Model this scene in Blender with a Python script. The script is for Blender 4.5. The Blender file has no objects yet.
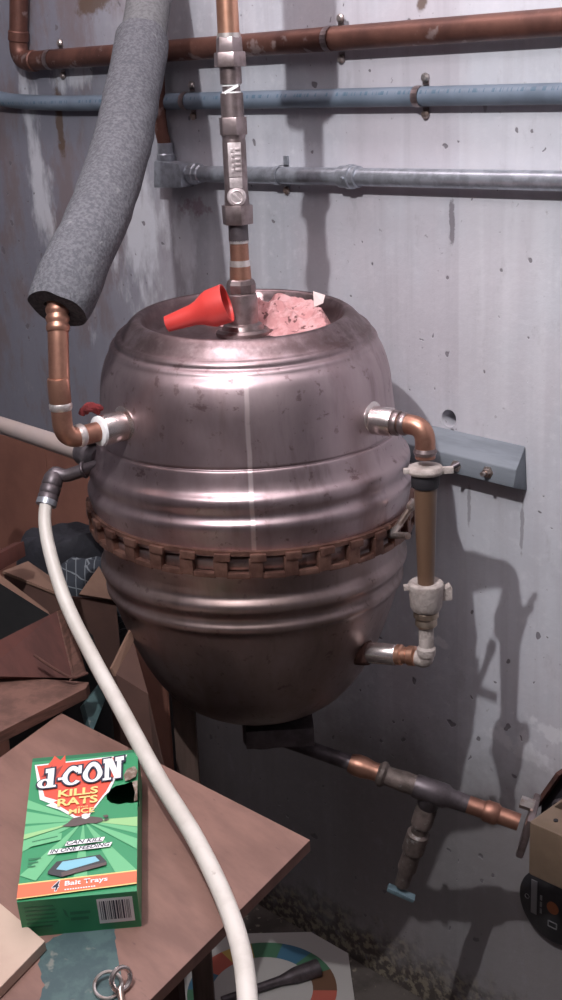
import bpy, bmesh, math, random
from mathutils import Vector as V, Matrix, noise as mnoise
random.seed(7)
S = bpy.context.scene
COL = S.collection
PI = math.pi

# ------------------------------------------------------------------ camera
FPX = 1300.0
PITCH, ROLL, YAW = math.radians(18), math.radians(2.4), math.radians(45.5)
CAM = V((0, -1.387, 1.45))
Fh = V((-math.sin(YAW), math.cos(YAW), 0)); R0 = V((math.cos(YAW), math.sin(YAW), 0)); UP = V((0, 0, 1))
FW = Fh*math.cos(PITCH) - UP*math.sin(PITCH)
U0 = Fh*math.sin(PITCH) + UP*math.cos(PITCH)
RT = R0*math.cos(ROLL) - U0*math.sin(ROLL)
UU = R0*math.sin(ROLL) + U0*math.cos(ROLL)
def ray(x, y): return FW + RT*((x-281)/FPX) - UU*((y-500)/FPX)
def at(x, y, d): return CAM + ray(x, y)*d                      # point at depth d
def on(x, y, p, n):
    d = ray(x, y); return CAM + d*((p-CAM).dot(n)/d.dot(n))
def wall(x, y, off=0.0): return on(x, y, V((0, -off, 0)), V((0, 1, 0)))
def flat(x, y, z): return on(x, y, V((0, 0, z)), UP)
cd = bpy.data.cameras.new('camera'); co = bpy.data.objects.new('camera', cd); COL.objects.link(co)
cd.sensor_fit = 'VERTICAL'; cd.sensor_height = 24; cd.lens = FPX*24/1000; cd.clip_start = 0.02
m = Matrix((RT, UU, -FW)).transposed().to_4x4(); m.translation = CAM; co.matrix_world = m
S.camera = co

# ------------------------------------------------------------------ materials
def nodes_mat(name):
    mt = bpy.data.materials.new(name); mt.use_nodes = True
    nt = mt.node_tree; b = nt.nodes['Principled BSDF']
    return mt, nt, b
def N(nt, t, **kw):
    n = nt.nodes.new(t)
    for k, v in kw.items():
        if k.startswith('i_'): n.inputs[k[2:].replace('_', ' ')].default_value = v
        else: setattr(n, k, v)
    return n
def c4(c): return (c[0], c[1], c[2], 1)
def mixc(nt, fac, a, b):
    n = nt.nodes.new('ShaderNodeMix'); n.data_type = 'RGBA'
    for sock, v in ((n.inputs[0], fac), (n.inputs[6], a), (n.inputs[7], b)):
        if hasattr(v, 'is_output'): nt.links.new(v, sock)
        else: sock.default_value = v if isinstance(v, (int, float)) else c4(v)
    return n.outputs[2]
def ramp(nt, src, lo, hi):
    n = nt.nodes.new('ShaderNodeMapRange'); n.inputs[1].default_value = lo; n.inputs[2].default_value = hi
    n.interpolation_type = 'SMOOTHSTEP'
    nt.links.new(src, n.inputs[0]); return n.outputs[0]
def mth(nt, op, a, b=None):
    n = nt.nodes.new('ShaderNodeMath'); n.operation = op
    for s, v in ((n.inputs[0], a), (n.inputs[1], b)):
        if v is None: continue
        if hasattr(v, 'is_output'): nt.links.new(v, s)
        else: s.default_value = v
    return n.outputs[0]
def coords(nt, scale=(1, 1, 1)):
    tc = nt.nodes.new('ShaderNodeTexCoord'); mp = nt.nodes.new('ShaderNodeMapping'); mp.inputs['Scale'].default_value = scale
    nt.links.new(tc.outputs['Object'], mp.inputs[0]); return mp.outputs[0]
def noise(nt, co, scale, detail=4, rough=.6):
    n = N(nt, 'ShaderNodeTexNoise'); n.inputs['Scale'].default_value = scale; n.inputs['Detail'].default_value = detail; n.inputs['Roughness'].default_value = rough
    nt.links.new(co, n.inputs['Vector']); return n.outputs['Fac']
def mat(name, col, rough=.6, metal=0.0, col2=None, scale=12, stretch=(1, 1, 1), lohi=(.4, .65), bump=0.0, bscale=60, rough2=None, spec=.5, col3=None, scale3=60, lohi3=(.58, .7)):
    mt, nt, b = nodes_mat(name)
    b.inputs['Roughness'].default_value = rough; b.inputs['Metallic'].default_value = metal
    b.inputs['Base Color'].default_value = c4(col); b.inputs['Specular IOR Level'].default_value = spec
    co = coords(nt, stretch)
    if col2:
        f = ramp(nt, noise(nt, co, scale, 5), *lohi)
        o = mixc(nt, f, col, col2)
        if col3: o = mixc(nt, ramp(nt, noise(nt, co, scale3, 3), *lohi3), o, col3)
        nt.links.new(o, b.inputs['Base Color'])
        if rough2 is not None:
            r = N(nt, 'ShaderNodeMapRange'); r.inputs[3].default_value = rough; r.inputs[4].default_value = rough2
            nt.links.new(f, r.inputs[0]); nt.links.new(r.outputs[0], b.inputs['Roughness'])
    if bump:
        bp = N(nt, 'ShaderNodeBump'); bp.inputs['Strength'].default_value = bump; bp.inputs['Distance'].default_value = .004
        nt.links.new(noise(nt, co, bscale, 4), bp.inputs['Height']); nt.links.new(bp.outputs[0], b.inputs['Normal'])
    return mt

M = {}
def tank_mat(name, a, b_, c, spot, drip):
    mt, nt, b = nodes_mat(name); co = coords(nt)
    o = mixc(nt, ramp(nt, noise(nt, coords(nt, (1, 1, .35)), 7, 6, .65), .35, .68), a, b_)
    o = mixc(nt, mth(nt, 'MULTIPLY', ramp(nt, noise(nt, coords(nt, (1, 1, .12)), 38, 4), .52, .72), .6), o, c)
    o = mixc(nt, mth(nt, 'MULTIPLY', ramp(nt, noise(nt, coords(nt, (1, 1, 1.6)), 30, 4, .7), .62, .72), .8), o, spot)
    o = mixc(nt, mth(nt, 'MULTIPLY', ramp(nt, noise(nt, co, 75, 3, .6), .62, .70), .55), o, spot)
    rg = noise(nt, co, 13, 5, .7)
    if drip:
        sz = N(nt, 'ShaderNodeSeparateXYZ'); nt.links.new(co, sz.inputs[0])
        dark_refl = mth(nt, 'MULTIPLY', ramp(nt, mth(nt, 'ADD', sz.outputs[2], mth(nt, 'MULTIPLY', noise(nt, co, 24, 4), .012)), .518, .534), ramp(nt, noise(nt, co, 18, 5, .7), .25, .6))
        o = mixc(nt, mth(nt, 'MULTIPLY', dark_refl, .85), o, (.15, .10, .10))  # dark reflection on the tank top painted into the colour
    if drip:
        sx = N(nt, 'ShaderNodeSeparateXYZ'); nt.links.new(co, sx.inputs[0])
        d_ = mth(nt, 'ABSOLUTE', mth(nt, 'SUBTRACT', mth(nt, 'ADD', mth(nt, 'MULTIPLY', sx.outputs[0], drip[0].x), mth(nt, 'MULTIPLY', sx.outputs[1], drip[0].y)), mth(nt, 'MULTIPLY', mth(nt, 'SUBTRACT', noise(nt, coords(nt, (0, 0, 1)), 14, 2), .5), .006)))
        f_ = mth(nt, 'MULTIPLY', ramp(nt, d_, .0036, .0016), mth(nt, 'GREATER_THAN', mth(nt, 'ADD', mth(nt, 'MULTIPLY', sx.outputs[0], drip[1].x), mth(nt, 'MULTIPLY', sx.outputs[1], drip[1].y)), 0))
        f_ = mth(nt, 'MULTIPLY', f_, ramp(nt, sx.outputs[2], .52, .48))
        f_ = mth(nt, 'MULTIPLY', f_, .6)
        o = mixc(nt, f_, o, (.80, .68, .68))
    nt.links.new(o, b.inputs['Base Color']); b.inputs['Metallic'].default_value = .92
    r = N(nt, 'ShaderNodeMapRange'); r.inputs[1].default_value = .3; r.inputs[2].default_value = .7; r.inputs[3].default_value = .31; r.inputs[4].default_value = .50
    nt.links.new(rg, r.inputs[0]); nt.links.new(r.outputs[0], b.inputs['Roughness'])
    bp_ = N(nt, 'ShaderNodeBump'); bp_.inputs['Strength'].default_value = .10; bp_.inputs['Distance'].default_value = .003
    nt.links.new(noise(nt, coords(nt, (1, 1, .5)), 24, 5), bp_.inputs['Height']); nt.links.new(bp_.outputs[0], b.inputs['Normal'])
    return mt
_cd = V((1.160, -1.087, 0)).normalized(); _cr = V((-_cd.y, _cd.x, 0))
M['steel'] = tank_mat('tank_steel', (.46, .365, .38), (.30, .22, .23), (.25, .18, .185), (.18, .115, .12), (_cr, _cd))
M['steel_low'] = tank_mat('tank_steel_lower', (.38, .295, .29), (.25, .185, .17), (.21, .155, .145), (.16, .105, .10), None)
M['chain'] = mat('rusty_clamp', (.24, .13, .10), .5, .7, (.14, .07, .055), 40, bump=.2, bscale=150)
M['copper'] = mat('copper', (.46, .24, .17), .38, .85, (.30, .15, .11), 22, (1, 1, 1), (.4, .65), .06, 120, .5)
M['copper_dull'] = mat('dull_copper', (.185, .085, .064), .48, .6, (.11, .05, .04), 14, bump=.1, col3=(.30, .22, .205), scale3=34, lohi3=(.60, .70))
M['copper_bright'] = mat('bright_copper', (.72, .40, .28), .33, .88, (.60, .30, .20), 16)
M['brass'] = mat('brass', (.42, .34, .27), .36, .85, (.34, .26, .20), 30)
M['bronze'] = mat('weathered_bronze', (.34, .275, .275), .36, .85, (.22, .17, .165), 40, bump=.1)
M['nickel'] = mat('bright_nickel', (.78, .70, .68), .26, .95, (.60, .50, .47), 25)
M['cast'] = mat('bright_cast_bronze', (.70, .62, .62), .38, .55, (.50, .43, .43), 90)
M['darkmetal'] = mat('dark_pipe_metal', (.13, .11, .12), .45, .6, (.08, .065, .07), 40)
M['solder'] = mat('solder', (.80, .74, .72), .35, .8, (.62, .55, .52), 60)
M['galv'] = mat('galvanized_steel', (.46, .49, .54), .36, .7, (.34, .36, .40), 60, (1, 1, 1), (.4, .6), .05)
M['zinc'] = mat('zinc_screws', (.55, .50, .48), .35, .85, (.35, .26, .22), 60)
M['foam'] = mat('grey_foam', (.132, .132, .146), .95, 0, (.088, .089, .10), 240, (1, 1, 1), (.4, .6), .5, 260, spec=.2, col3=(.17, .17, .18), scale3=70, lohi3=(.62, .75))
M['foam_pale'] = mat('pale_grey_foam', (.15, .15, .155), .95, 0, (.11, .11, .115), 200, bump=.4, bscale=240, spec=.2)
M['red'] = mat('red_plastic', (.60, .050, .042), .45, 0, (.50, .04, .035), 15)
M['pink'] = mat('pink_rag', (.60, .34, .34), .95, 0, (.48, .23, .23), 50, lohi=(.4, .6), bump=.5, bscale=160, col3=(.14, .06, .06), scale3=75, lohi3=(.58, .66))
M['redrag'] = mat('red_rag', (.20, .022, .024), .9, 0, (.11, .013, .014), 60, bump=.5)
M['hose'] = mat('white_vinyl', (.66, .62, .57), .45, 0, (.56, .52, .47), 20, (1, 1, .3), col3=(.42, .37, .32), scale3=70, lohi3=(.68, .78))
M['pvc'] = mat('cream_pipe', (.40, .33, .31), .5, 0, (.42, .34, .31), 14)
M['sight'] = mat('amber_tube', (.14, .082, .052), .3, 0, (.10, .058, .038), 12, (1, 1, .3))
M['corroded'] = mat('corroded_brass', (.20, .155, .14), .6, .45, (.115, .09, .08), 40, bump=.25, bscale=150, col3=(.30, .28, .27), scale3=70, lohi3=(.58, .7))
M['sealant'] = mat('white_sealant', (.48, .42, .39), .7, 0, (.32, .27, .245), 50, bump=.4, bscale=180)
M['rubber'] = mat('black_rubber', (.02, .018, .022), .7)
M['black'] = mat('black_paint', (.018, .017, .02), .5, 0, (.03, .028, .03), 30)
M['wood_board'] = mat('worn_plywood', (.235, .125, .098), .6, 0, (.165, .085, .066), 9, (1, 3, 1), (.35, .7), .08, 60, col3=(.09, .05, .045), scale3=26, lohi3=(.66, .74))
M['wood_red'] = mat('reddish_wood', (.085, .030, .024), .75, 0, (.06, .022, .018), 10, (1, 4, 1), bump=.05, spec=.25)
M['wood_edge'] = mat('raw_wood_edge', (.155, .075, .056), .75, 0, (.095, .045, .034), 30, (1, 1, 6), bump=.2)
M['post'] = mat('old_post_wood', (.12, .075, .06), .8, 0, (.08, .05, .04), 12, (5, 5, .5), bump=.2)
M['card'] = mat('cardboard', (.21, .12, .085), .85, 0, (.16, .09, .065), 12, bump=.05)
M['card_dark'] = mat('brown_cardboard', (.095, .047, .036), .85, 0, (.075, .037, .029), 8, bump=.05)
M['card_pale'] = mat('pale_cardboard', (.52, .39, .31), .8, 0, (.47, .34, .27), 12)
M['teal'] = mat('teal_paint', (.058, .105, .105), .6, 0, (.038, .072, .078), 40, lohi=(.4, .6), bump=.1, col3=(.16, .17, .15), scale3=50, lohi3=(.62, .72))
M['beam'] = mat('grey_painted_beam', (.21, .235, .265), .75, 0, (.15, .17, .195), 30, (.15, 1, 1), bump=.15, col3=(.22, .24, .26), scale3=40, lohi3=(.62, .74))
M['tan'] = mat('tan_enamel', (.19, .135, .095), .45, 0, (.15, .105, .072), 16)
M['rust'] = mat('rusty_iron', (.10, .042, .032), .85, .1, (.055, .025, .02), 40, bump=.3)
M['orange'] = mat('orange_label', (.26, .085, .035), .5)
M['palegrey'] = mat('pale_print', (.16, .155, .16), .6)
M['plastic'] = mat('shade_black', (.012, .012, .013), .6, 0, (.02, .02, .021), 20)  # near black standing for shade in the box and the gap
M['bagcloth'] = mat('black_nylon', (.010, .010, .015), .8, 0, (.018, .018, .026), 30, bump=.3, bscale=150)
# checked cloth
mt, nt, b = nodes_mat('checked_cloth'); co_ = coords(nt)
sx = N(nt, 'ShaderNodeSeparateXYZ'); nt.links.new(co_, sx.inputs[0])
def lines(o, p, w): return mth(nt, 'LESS_THAN', mth(nt, 'FRACT', mth(nt, 'MULTIPLY', o, 1/p)), w)
g = mth(nt, 'MAXIMUM', lines(mth(nt, 'ADD', sx.outputs[0], sx.outputs[1]), .019, .10), lines(mth(nt, 'ADD', sx.outputs[2], mth(nt, 'MULTIPLY', sx.outputs[0], .5)), .015, .12))
nt.links.new(mixc(nt, g, (.025, .03, .04), (.15, .165, .18)), b.inputs['Base Color']); b.inputs['Roughness'].default_value = .9
M['check'] = mt
# blue conduit with a printed line of dashes
mt, nt, b = nodes_mat('blue_conduit'); co_ = coords(nt); sx = N(nt, 'ShaderNodeSeparateXYZ'); nt.links.new(co_, sx.inputs[0])
band = mth(nt, 'MULTIPLY', mth(nt, 'GREATER_THAN', sx.outputs[2], .0015), mth(nt, 'LESS_THAN', sx.outputs[2], .0062))
dash = ramp(nt, noise(nt, coords(nt, (1, .05, .05)), 140, 2), .5, .56)
base = mixc(nt, ramp(nt, noise(nt, co_, 14), .4, .65), (.15, .19, .24), (.115, .148, .19))
nt.links.new(mixc(nt, mth(nt, 'MULTIPLY', mth(nt, 'MULTIPLY', band, dash), .7), base, (.04, .10, .15)), b.inputs['Base Color'])
b.inputs['Roughness'].default_value = .45
M['blue'] = mt
# print inks
def ink(name, c, r=.42): M[name] = mat('ink_'+name, c, r)
ink('green', (.035, .27, .115)); ink('green_light', (.14, .46, .22)); ink('green_dark', (.02, .155, .07)); ink('green_pale', (.30, .55, .24)); ink('green_end', (.03, .235, .105))
ink('inkred', (.66, .085, .05)); ink('inkorange', (.75, .16, .075)); ink('inkwhite', (.80, .80, .80)); ink('inkyellow', (.80, .62, .22)); ink('inkblack', (.02, .025, .05))
ink('inkgrey', (.10, .075, .07)); ink('inkblue', (.22, .50, .60)); ink('inkdark', (.035, .04, .045)); ink('darkred', (.30, .05, .045))
ink('palepaper', (.62, .50, .48))
M['torn'] = mat('torn_card', (.16, .11, .08), .9, 0, (.35, .30, .25), 120)
ink('gwhite', (.44, .42, .40), .6); ink('gred', (.42, .10, .07), .6); ink('gyellow', (.50, .33, .09), .6); ink('ggreen', (.06, .16, .09), .6); ink('gblue', (.05, .14, .22), .6); ink('gbrown', (.14, .07, .04), .6); ink('gorange', (.45, .17, .08), .6)

# concrete
def concrete(name, wall_back=False, dark=1.0):
    mt, nt, b = nodes_mat(name); co = coords(nt)
    d = dark
    o = mixc(nt, ramp(nt, noise(nt, co, 2.2, 6, .62), .32, .68), (.555*d, .565*d, .615*d), (.42*d, .425*d, .465*d))
    o = mixc(nt, mth(nt, 'MULTIPLY', ramp(nt, noise(nt, coords(nt, (6, 6, .6)), 3, 4), .5, .75), .45), o, (.36*d, .345*d, .385*d))
    o = mixc(nt, mth(nt, 'MULTIPLY', ramp(nt, noise(nt, co, 60, 3), .5, .75), .4), o, (.66*d, .66*d, .69*d))
    # warmer cast, fine vertical form marks and small dark freckles of the cement skin
    o = mixc(nt, mth(nt, 'MULTIPLY', ramp(nt, noise(nt, coords(nt, (1, 1, .7)), 3.1, 4), .42, .62), .6), o, (.50*d, .455*d, .49*d))
    o = mixc(nt, mth(nt, 'MULTIPLY', ramp(nt, noise(nt, coords(nt, (1, 1, .05)), 30, 4, .65), .5, .68), .27), o, (.36*d, .345*d, .375*d))
    o = mixc(nt, mth(nt, 'MULTIPLY', ramp(nt, noise(nt, coords(nt, (1, 1, .08)), 17, 3, .6), .54, .7), .28), o, (.68*d, .68*d, .71*d))
    o = mixc(nt, mth(nt, 'MULTIPLY', ramp(nt, noise(nt, co, 85, 3, .6), .66, .72), .6), o, (.22*d, .20*d, .22*d))
    if wall_back:
        sx = N(nt, 'ShaderNodeSeparateXYZ'); nt.links.new(co, sx.inputs[0])
        def blob(px, py, rx, rz, sharp=(.25, .8), nsc=14, amp=1.1, stretch=(1, 1, 1)):
            c = wall(px, py)
            dx = mth(nt, 'DIVIDE', mth(nt, 'SUBTRACT', sx.outputs[0], c.x), rx)
            dz = mth(nt, 'DIVIDE', mth(nt, 'SUBTRACT', sx.outputs[2], c.z), rz)
            q = mth(nt, 'SQRT', mth(nt, 'ADD', mth(nt, 'MULTIPLY', dx, dx), mth(nt, 'MULTIPLY', dz, dz)))
            base = mth(nt, 'SUBTRACT', 1.0, q)
            nn = mth(nt, 'MULTIPLY', mth(nt, 'SUBTRACT', noise(nt, coords(nt, stretch), nsc, 5), .5), amp*2)
            return ramp(nt, mth(nt, 'ADD', base, nn), *sharp)
        # darker left end of the wall
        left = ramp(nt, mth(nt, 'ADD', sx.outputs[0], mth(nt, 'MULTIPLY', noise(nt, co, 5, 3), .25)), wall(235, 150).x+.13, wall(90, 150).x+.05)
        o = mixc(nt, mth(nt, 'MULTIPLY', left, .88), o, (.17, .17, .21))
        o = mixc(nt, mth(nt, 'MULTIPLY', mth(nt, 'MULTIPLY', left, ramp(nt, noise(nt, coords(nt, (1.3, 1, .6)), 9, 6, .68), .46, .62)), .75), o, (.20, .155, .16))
        # whitish lime bloom
        for a in ((75, 78, .10, .05), (40, 190, .06, .26), (140, 230, .13, .22), (92, 270, .04, .2), (185, 250, .05, .16)):
            o = mixc(nt, mth(nt, 'MULTIPLY', blob(a[0], a[1], a[2], a[3], (.35, .8), 13, 1.2, (1.4, 1, .55)), .68), o, (.70, .71, .76))
        for a in ((560, 735, .09, .02), (525, 748, .1, .03), (435, 640, .05, .012)):
            o = mixc(nt, mth(nt, 'MULTIPLY', blob(a[0], a[1], a[2], a[3], (.3, .7), 40, 1.3), .8), o, (.70, .69, .72))
        # rust blots at the top, small rusty smear, narrow dark streaks
        for a in ((95, 0, .10, .05), (422, 2, .022, .022), (60, 120, .02, .12)):
            o = mixc(nt, mth(nt, 'MULTIPLY', blob(a[0], a[1], a[2], a[3], (.4, .7), 22, .9), .85), o, (.12, .075, .05))
        o = mixc(nt, mth(nt, 'MULTIPLY', blob(196, 208, .07, .035, (.5, .8), 40, 1.2), .5), o, (.20, .08, .11))
        for a in ((452, 222, .008, .06), (469, 505, .005, .055), (522, 525, .005, .07), (485, 100, .006, .03)):
            o = mixc(nt, mth(nt, 'MULTIPLY', blob(a[0], a[1], a[2], a[3], (.3, .6), 60, .8), .7), o, (.12, .10, .115))
        sm = wall(459, 200).x
        o = mixc(nt, mth(nt, 'MULTIPLY', ramp(nt, sx.outputs[0], sm-.002, sm+.002), .22), o, (.70, .71, .74))
        # darker, browner lower wall, gravelly at its foot
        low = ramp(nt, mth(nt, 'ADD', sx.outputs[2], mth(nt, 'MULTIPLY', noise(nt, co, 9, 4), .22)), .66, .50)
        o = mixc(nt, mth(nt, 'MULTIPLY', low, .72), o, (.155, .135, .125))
        o = mixc(nt, mth(nt, 'MULTIPLY', ramp(nt, mth(nt, 'ADD', sx.outputs[2], mth(nt, 'MULTIPLY', noise(nt, co, 30, 4), .16)), .20, .10), .8), o, mixc(nt, ramp(nt, noise(nt, co, 70, 3), .45, .6), (.05, .035, .025), (.26, .22, .15)))
    # air holes
    vo = N(nt, 'ShaderNodeTexVoronoi'); vo.inputs['Scale'].default_value = 17; vo.inputs['Randomness'].default_value = 1
    wob = N(nt, 'ShaderNodeMixRGB', blend_type='ADD'); wob.inputs[0].default_value = .02
    nz = N(nt, 'ShaderNodeTexNoise'); nz.inputs['Scale'].default_value = 50; nt.links.new(co, nz.inputs['Vector'])
    nt.links.new(co, wob.inputs[1]); nt.links.new(nz.outputs['Color'], wob.inputs[2]); nt.links.new(wob.outputs[0], vo.inputs['Vector'])
    scn = N(nt, 'ShaderNodeSeparateColor'); nt.links.new(vo.outputs['Color'], scn.inputs[0])
    rad = mth(nt, 'MULTIPLY', mth(nt, 'POWER', scn.outputs[0], 1.7), .15)
    pit = ramp(nt, mth(nt, 'SUBTRACT', rad, vo.outputs['Distance']), 0, .025)
    v2 = N(nt, 'ShaderNodeTexVoronoi'); v2.inputs['Scale'].default_value = 46; nt.links.new(wob.outputs[0], v2.inputs['Vector'])
    s2 = N(nt, 'ShaderNodeSeparateColor'); nt.links.new(v2.outputs['Color'], s2.inputs[0])
    pit = mth(nt, 'MAXIMUM', pit, ramp(nt, mth(nt, 'SUBTRACT', mth(nt, 'MULTIPLY', mth(nt, 'POWER', s2.outputs[0], 2.6), .21), v2.outputs['Distance']), 0, .05))
    o = mixc(nt, mth(nt, 'MULTIPLY', ramp(nt, noise(nt, coords(nt, (1, 1, .5)), 26, 5, .7), .56, .72), .35), o, (.33*d, .315*d, .34*d))
    o = mixc(nt, mth(nt, 'MULTIPLY', pit, .8), o, (.15*d, .135*d, .15*d))
    nt.links.new(o, b.inputs['Base Color']); b.inputs['Roughness'].default_value = .9; b.inputs['Specular IOR Level'].default_value = .25
    h = mth(nt, 'SUBTRACT', mth(nt, 'MULTIPLY', noise(nt, co, 45, 5), .5), pit)
    bp = N(nt, 'ShaderNodeBump'); bp.inputs['Strength'].default_value = .35; bp.inputs['Distance'].default_value = .006
    nt.links.new(h, bp.inputs['Height']); nt.links.new(bp.outputs[0], b.inputs['Normal'])
    return mt
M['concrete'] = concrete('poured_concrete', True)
M['concrete_plain'] = concrete('plain_concrete', False, .5)
M['floor'] = mat('dirty_floor', (.10, .085, .075), .9, 0, (.055, .045, .04), 12, bump=.5, bscale=40, col3=(.22, .19, .15), scale3=60, lohi3=(.6, .68))
M['ceiling'] = mat('ceiling_boards', (.74, .68, .70), .9, 0, (.66, .60, .61), 6, (1, 8, 1))

# ------------------------------------------------------------------ mesh builder
def frame(t):
    t = t.normalized(); a = V((0, 0, 1)) if abs(t.z) < .9 else V((1, 0, 0))
    u = t.cross(a).normalized(); return u, t.cross(u).normalized()
class MB:
    def __init__(s): s.v = []; s.f = []; s.m = []; s.cur = 0
    def face(s, ids): s.f.append(tuple(ids)); s.m.append(s.cur)
    def add(s, vs): i = len(s.v); s.v.extend(V(p) for p in vs); return i
    def rings(s, rings, cap0=True, cap1=True, closed=False):
        n = len(rings[0]); ids = [s.add(r) for r in rings]
        for k in range(len(ids)-(0 if closed else 1)):
            a, b = ids[k], ids[(k+1) % len(ids)]
            for i in range(n): j = (i+1) % n; s.face((a+i, a+j, b+j, b+i))
        if not closed:
            if cap0: s.face([ids[0]+i for i in reversed(range(n))])
            if cap1: s.face([ids[-1]+i for i in range(n)])
        return s
    def tube(s, pts, r, n=20, cap=True, inner=None):
        pts = [V(p) for p in pts]; L = len(pts)
        rr = r if isinstance(r, (list, tuple)) else [r]*L
        tan = [(pts[min(i+1, L-1)]-pts[max(i-1, 0)]).normalized() for i in range(L)]
        u, w = frame(tan[0]); out = []
        for i in range(L):
            if i:
                q = tan[i-1].rotation_difference(tan[i]); u = q @ u; w = tan[i].cross(u).normalized(); 
            else: w = tan[0].cross(u).normalized()
            out.append([pts[i] + (u*math.cos(2*PI*k/n)+w*math.sin(2*PI*k/n))*rr[i] for k in range(n)])
        return s.rings(out, cap, cap)
    def cyl(s, a, b, r, r2=None, n=24): return s.tube([a, b], [r, r if r2 is None else r2], n)
    def lathe(s, o, ax, prof, n=32, cap0=True, cap1=True):
        o = V(o); ax = V(ax).normalized(); u, w = frame(ax)
        return s.rings([[o+ax*h+(u*math.cos(2*PI*k/n)+w*math.sin(2*PI*k/n))*max(r, 1e-5) for k in range(n)] for r, h in prof], cap0, cap1)
    def torus(s, o, ax, R, r, n=36, k=10):
        o = V(o); ax = V(ax).normalized(); u, w = frame(ax); out = []
        for i in range(n):
            d = u*math.cos(2*PI*i/n)+w*math.sin(2*PI*i/n)
            out.append([o+d*(R+r*math.cos(2*PI*j/k))+ax*(r*math.sin(2*PI*j/k)) for j in range(k)])
        return s.rings(out, closed=True)
    def box(s, c, x, y, z):     # centre and half-axis vectors
        c = V(c); i = s.add([c+x*a+y*b+z*d for a in (-1, 1) for b in (-1, 1) for d in (-1, 1)])
        for q in ((0, 1, 3, 2), (4, 6, 7, 5), (0, 4, 5, 1), (2, 3, 7, 6), (0, 2, 6, 4), (1, 5, 7, 3)): s.face([i+k for k in q])
        return s
    def prism(s, pts, vec):
        n = len(pts); a = s.add(pts); b = s.add([V(p)+V(vec) for p in pts])
        s.face([a+i for i in reversed(range(n))]); s.face([b+i for i in range(n)])
        for i in range(n): j = (i+1) % n; s.face((a+i, a+j, b+j, b+i))
        return s
    def poly(s, pts): i = s.add(pts); s.face([i+k for k in range(len(pts))]); return s
    def build(s, name, mats, parent=None, smooth=35, bevel=0):
        mats = mats if isinstance(mats, (list, tuple)) else [mats]
        org = parent_origin(parent) if parent else V((0, 0, 0))
        me = bpy.data.meshes.new(name); me.from_pydata([p-org for p in s.v], [], s.f)
        for k in mats: me.materials.append(M[k])
        for p, mi in zip(me.polygons, s.m): p.material_index = mi
        bm = bmesh.new(); bm.from_mesh(me)
        if bevel:
            bmesh.ops.remove_doubles(bm, verts=bm.verts, dist=1e-6)
            ed = [e for e in bm.edges if len(e.link_faces) == 2 and e.calc_face_angle(0) > .6]
            bmesh.ops.bevel(bm, geom=ed, offset=bevel, segments=2, affect='EDGES', profile=.6)
        bmesh.ops.recalc_face_normals(bm, faces=bm.faces) if not getattr(s, 'keep', False) else None
        bm.to_mesh(me); bm.free()
        if smooth:
            for p in me.polygons: p.use_smooth = True
            me.set_sharp_from_angle(angle=math.radians(smooth))
        o = bpy.data.objects.new(name, me); COL.objects.link(o)
        if parent: o.parent = parent
        return o
def parent_origin(p):
    o = V((0, 0, 0))
    while p: o += p.location; p = p.parent
    return o
def tag(o, label, cat, group=None, kind=None):
    o['label'] = label; o['category'] = cat
    if group: o['group'] = group
    if kind: o['kind'] = kind
    return o
def thing(name, label, cat, loc, group=None):
    o = bpy.data.objects.new(name, None); o.empty_display_size = .05; COL.objects.link(o); o.location = V(loc)
    return tag(o, label, cat, group)
def solo(mb, name, mats, loc, label, cat, group=None, **kw):    # thing that is a single mesh with its origin at loc
    loc = V(loc); mb.v = [p-loc for p in mb.v]
    o = mb.build(name, mats, None, **kw); o.location = loc
    return tag(o, label, cat, group)
def struct(name, mb, m, **kw):
    o = mb.build(name, m, None, **kw); o['kind'] = 'structure'; return o
def fillet(pts, r, n=8):
    pts = [V(p) for p in pts]; out = [pts[0]]
    for i in range(1, len(pts)-1):
        a, b, c = pts[i-1], pts[i], pts[i+1]; d1 = (a-b); d2 = (c-b); t = min(r, d1.length*.49, d2.length*.49)
        p, q = b+d1.normalized()*t, b+d2.normalized()*t
        for k in range(n+1):
            s = k/n; out.append(p*(1-s)**2 + b*2*s*(1-s) + q*s*s)
    out.append(pts[-1]); return out
def smoothpath(ctrl, per=8):
    P = [V(p) for p in ctrl]; P = [P[0]*2-P[1]]+P+[P[-1]*2-P[-2]]; out = []
    for i in range(1, len(P)-2):
        for k in range(per):
            t = k/per; a, b, c, d = P[i-1:i+3]
            out.append(.5*((2*b)+(c-a)*t+(2*a-5*b+4*c-d)*t*t+(3*b-a-3*c+d)*t**3))
    out.append(P[-2]); return out

# ------------------------------------------------------------------ room
def slab(x0, x1, y0, y1, z0, z1): return MB().box(((x0+x1)/2, (y0+y1)/2, (z0+z1)/2), V(((x1-x0)/2, 0, 0)), V((0, (y1-y0)/2, 0)), V((0, 0, (z1-z0)/2)))
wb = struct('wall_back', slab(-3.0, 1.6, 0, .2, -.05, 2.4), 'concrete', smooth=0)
struct('wall_left', slab(-3.2, -3.0, -3.4, .2, -.05, 2.4), 'concrete_plain', smooth=0)
struct('wall_right', slab(1.6, 1.8, -3.4, .2, -.05, 2.4), 'concrete_plain', smooth=0)
struct('wall_front', slab(-3.2, 1.8, -3.6, -3.4, -.05, 2.4), 'concrete_plain', smooth=0)
struct('floor', slab(-3.2, 1.8, -3.6, .2, -.1, 0), 'floor', smooth=0)
struct('ceiling', slab(-3.2, 1.8, -3.6, .2, 2.3, 2.4), 'ceiling', smooth=0)
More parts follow.
